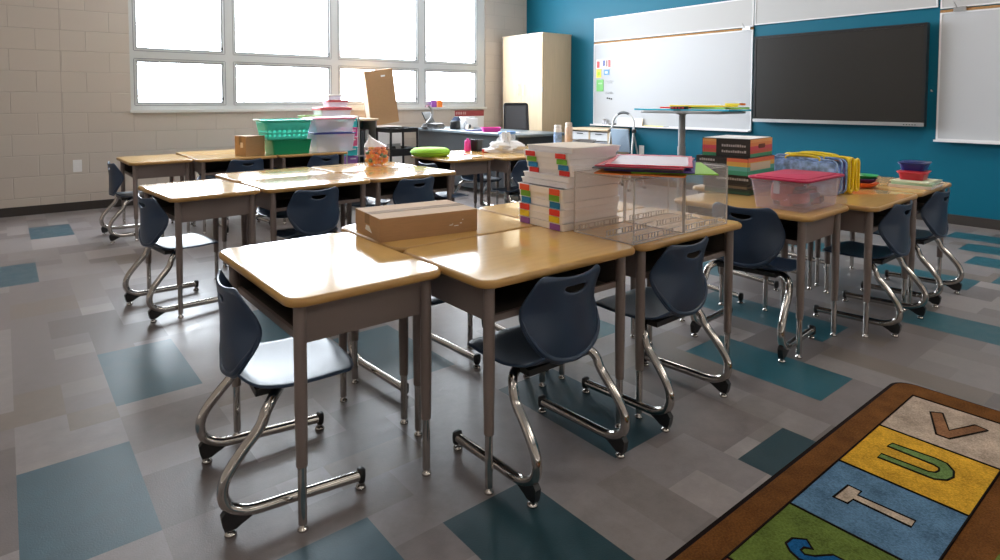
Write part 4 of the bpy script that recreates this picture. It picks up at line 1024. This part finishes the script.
rb = [(.06, .30, .16), (.55, .10, .07), (.60, .07, .11), (.72, .25, .08), (.75, .35, .12)]
def paper_box(label, at_, w_, d_, h, rz, bands, frontcol, words_y):
    o = thing('paper_box', label, 'box', at_, rz, 'construction paper boxes')
    blk = mat('carton_black', (.022, .018, .018), .45)
    mesh_obj('carton_wall', B().box(-w_ / 2, w_ / 2, -d_ / 2, d_ / 2, 0, h), blk, o, 0)
    sm = stripes('carton_bands', bands, 2, 0, h)
    a0, a1 = words_y
    b = B().box(-w_ / 2 - .0008, -w_ / 2, a0, a1, .001, h - .004); mesh_obj('rainbow_band', b, sm, o, 0)
    if frontcol: mesh_obj('end_panel', B().box(-w_ / 2 + .002, w_ / 2 - .002, -d_ / 2 - .0008, -d_ / 2, .002, h - .002), sm, o, 0)
    return o
px_, py_ = 3.08, 1.70
prt = mat('pale_lettering', (.45, .42, .42), .5)
def words(o, w_, y0, y1, zs_):
    b = B(); rnd = random.Random(int(y0 * 1000) + len(zs_))
    for z in zs_:
        y = y1
        while y > y0:
            l = rnd.uniform(.006, .012); b.box(-w_ / 2 - .0016, -w_ / 2 - .0008, y - l, y, z, z + rnd.uniform(.009, .013)); y -= l + .003
    mesh_obj('lettering', b, prt, o, 0)
o = paper_box('dark green edged box at the bottom of the black paper boxes', (px_ + .01, py_, T), .29, .24, .028, .08, [(.03, .09, .05), (.02, .05, .03)], True, (-.12, .12))
o = paper_box('thin tan and black box second from the bottom of the paper boxes', (px_ + .015, py_ + .01, T + .0285), .29, .24, .026, .05, [(.22, .17, .11), (.05, .04, .035)], True, (-.12, -.02))
o = paper_box('black box with pale lettering in the middle of the paper boxes', (px_, py_, T + .055), .29, .25, .046, .09, [(.45, .35, .25), (.7, .6, .5)], False, (.0, .001)); words(o, .29, -.11, .05, [.018])
o = paper_box('rainbow-striped black box second from the top of the paper boxes', (px_ - .01, py_ + .012, T + .1015), .31, .28, .090, .06, [(.05, .32, .20), (.12, .42, .36), (.70, .40, .08), (.72, .16, .08)], True, (-.139, -.03))
words(o, .31, .04, .12, [.065]); mesh_obj('sticker', B().box(-.13, .10, -.1422, -.141, .026, .064), mat('sticker_cream', (.62, .52, .40), .6), o, 0)
o = paper_box('black box with pink and orange bands on top of the paper boxes', (px_ + .005, py_ + .01, T + .192), .30, .25, .094, .12, rb, True, (.05, .123)); words(o, .30, -.10, .02, [.022, .052])
mesh_obj('hand_hole', B().slab(rrect(.09, .022, .0105, 4), 0, .0012).move(0, Matrix.Translation((0, -.1262, .055)) @ Matrix.Rotation(pi / 2, 4, 'X')), mat('hole_brown', (.16, .05, .03), .8), o, 0)
mesh_obj('white_top', B().box(-.145, .145, -.12, .12, .094, .0952), 'paperwhite', o, 0)

tm = mat('bag_trim', (.82, .60, .01), .35)
prints = [mat('bag_print_%d' % k, c, .25, coat=.5, var=.65, scale=24) for k, c in enumerate([(.30, .46, .75), (.26, .40, .70), (.12, .13, .38), (.30, .16, .12), (.10, .10, .25)])]
for i, x in enumerate((3.275, 3.325, 3.375, 3.425, 3.495)):
    o = thing('book_bag', 'printed vinyl bag with yellow trim, ' + ['nearest the black paper boxes', 'second after the black paper boxes', 'third and middle of the bag row', 'second from the bowls', 'nearest the bowls'][i], 'bag',
              (x, 1.455, T), pi / 2 + .04 * (i % 3 - 1), 'printed bags with yellow trim')
    w_, h_ = .345, .175 + .008 * (i % 2)
    def fn(u, v, q=1): return ((u - .5) * w_ * .95, -q * .019 * (sin(pi * min(1, max(0, v))) ** .5) * sin(pi * u) ** .35, v * (h_ - .012) + .003)
    b = B().grid(fn, 12, 8); b.grid(lambda u, v: fn(u, v, -1), 12, 8)
    mesh_obj('printed_pouch', b, prints[i], o, 60)
    mesh_obj('yellow_trim', B().tube([(xx, 0, z) for xx, z in rrect(w_, h_, .03, 4, 0, h_ / 2 + .005)], .0055 if i < 3 else .0075, 6, closed=True), tm if i > 2 else prints[min(i, 1)], o, 60)
    hp = [(-.09, 0, h_), (-.075, -.002, h_ + .014), (0, -.004, h_ + .020), (.075, -.002, h_ + .014), (.09, 0, h_)]
    mesh_obj('handle', B().tube(smooth_path(hp, 5), .007, 6), tm, o, 60)
    if i > 2:
        x_ = -w_ / 2 - .008
        mesh_obj('side_loop', B().tube([(x_, yy, z) for yy, z in rrect(.040, h_ - .01, .018, 4, 0, h_ / 2 + .006)], .0068, 6, closed=True), tm, o, 60)

for i, (c, lb, r) in enumerate(((mat('bowl_orange', (.75, .13, .03), .35), 'orange plastic bowl at the bottom of the nested bowls', .070), (mat('bowl_violet', (.09, .04, .20), .35), 'dark violet plastic bowl between the green and orange bowls', .066), (mat('bowl_green', (.02, .30, .09), .35), 'green plastic bowl on top of the nested bowls', .068))):
    z = (0, .024, .041)[i]
    o = thing('plastic_bowl', lb, 'bowl', (3.74, 1.33, T + z), 0, 'nested plastic bowls')
    mesh_obj('bowl_wall', B().lathe([(.001, 0), (r * .55, 0), (r * .85, .012), (r, .026), (r * 1.05, .027), (r * 1.05, .030), (r * .97, .030), (r * .80, .016), (r * .5, .005), (.001, .005)], seg=26), c, o, 60)

for i, (dx, dy, rz, w_, d_, th, c, lb) in enumerate(((0, 0, .05, .26, .20, .014, mat('bk_cream', (.70, .58, .50), .5), 'cream book at the bottom of the book pile'), (.01, .005, .12, .25, .19, .013, mat('bk_mint', (.45, .66, .46), .5), 'mint green book in the middle of the book pile'), (.0, .0, -.02, .24, .18, .008, mat('bk_pale', (.62, .70, .52), .5), 'pale yellow-green book on top of the book pile'))):
    z = (0, .0145, .028)[i]
    o = thing('picture_book', lb, 'book', (4.03 + dx, 1.165 + dy, T + z), rz, 'books under the red tub')
    mesh_obj('cover', B().box(-w_ / 2, w_ / 2, -d_ / 2, d_ / 2, 0, .002).box(-w_ / 2, w_ / 2, -d_ / 2, d_ / 2, th - .002, th).box(-w_ / 2, -w_ / 2 + .002, -d_ / 2, d_ / 2, .002, th - .002), c, o, 0)
    mesh_obj('pages', B().box(-w_ / 2 + .003, w_ / 2 - .004, -d_ / 2 + .004, d_ / 2 - .004, .0021, th - .0021), 'paperwhite', o, 0)
bin_('pencil_box', 'small red tub resting on the books', 'tub', (4.055, 1.185, T + .0366), .17, .12, .040, mat('red_tub', (.50, .02, .035), .35), 'none' if False else mat('red_tub_lid', (.55, .02, .04), .35), rz=.1, taper=.9, lt=.006)
bin_('pencil_box', 'navy blue tub stacked on the red tub', 'tub', (4.08, 1.19, T + .0875), .17, .12, .038, 'blue', mat('navy_lid', (.012, .02, .13), .3), rz=.12, taper=.9, lt=.006)
SKY, ZONE, EXPO = 25, (6, 4, 14), 0.05

# ------------------------------------------------------------------ light: overcast daylight through the window, dim ceiling panels
w = bpy.data.worlds.new('sky'); bpy.context.scene.world = w; w.use_nodes = True
bg = w.node_tree.nodes['Background']; bg.inputs[0].default_value = (.84, .92, 1, 1); bg.inputs[1].default_value = SKY
po = bpy.data.lights.new('window_portal', 'AREA'); po.shape = 'RECTANGLE'; po.size = WX1 - WX0; po.size_y = WZ1 - WZ0
po.cycles.is_portal = True
pob = bpy.data.objects.new('window_portal', po); C.objects.link(pob)
pob.location = ((WX0 + WX1) / 2, YW + .2, (WZ0 + WZ1) / 2); pob.rotation_euler = (-pi / 2, 0, 0)
for k, x in enumerate((-1.2, 1.8, 4.8)):
    panel = mat('ceiling_light_diffuser_%d' % k, (.8, .8, .8), .5, emit=((1, .92, .82), ZONE[k]))
    for y in (-2.0, 1.0, 4.2):
        lp = thing('ceiling_light', 'ceiling light panel in a white frame, out of the picture overhead', 'ceiling light', (x, y, ZC), group='ceiling light panels')
        mesh_obj('diffuser', B().box(-.58, .58, -.28, .28, -.015, -.001), panel, lp, 0)
        b = B()
        for q in ((-.61, .61, -.31, -.28), (-.61, .61, .28, .31), (-.61, -.58, -.28, .28), (.58, .61, -.28, .28)): b.box(*q, -.025, -.001)
        mesh_obj('frame', b, 'trimwhite', lp, 0)
sc = bpy.context.scene
sc.view_settings.view_transform = 'Standard'; sc.view_settings.look = 'None'; sc.view_settings.gamma = 1
sc.view_settings.use_curve_mapping = False; sc.view_settings.exposure = EXPO
sc.cycles.use_denoising = True
try: sc.cycles.denoiser = 'OPENIMAGEDENOISE'
except Exception: pass
sc.cycles.max_bounces = 10; sc.cycles.diffuse_bounces = 5; sc.cycles.glossy_bounces = 4; sc.cycles.transparent_max_bounces = 24
sc.cycles.sample_clamp_indirect = 6; sc.cycles.caustics_reflective = False; sc.cycles.caustics_refractive = False
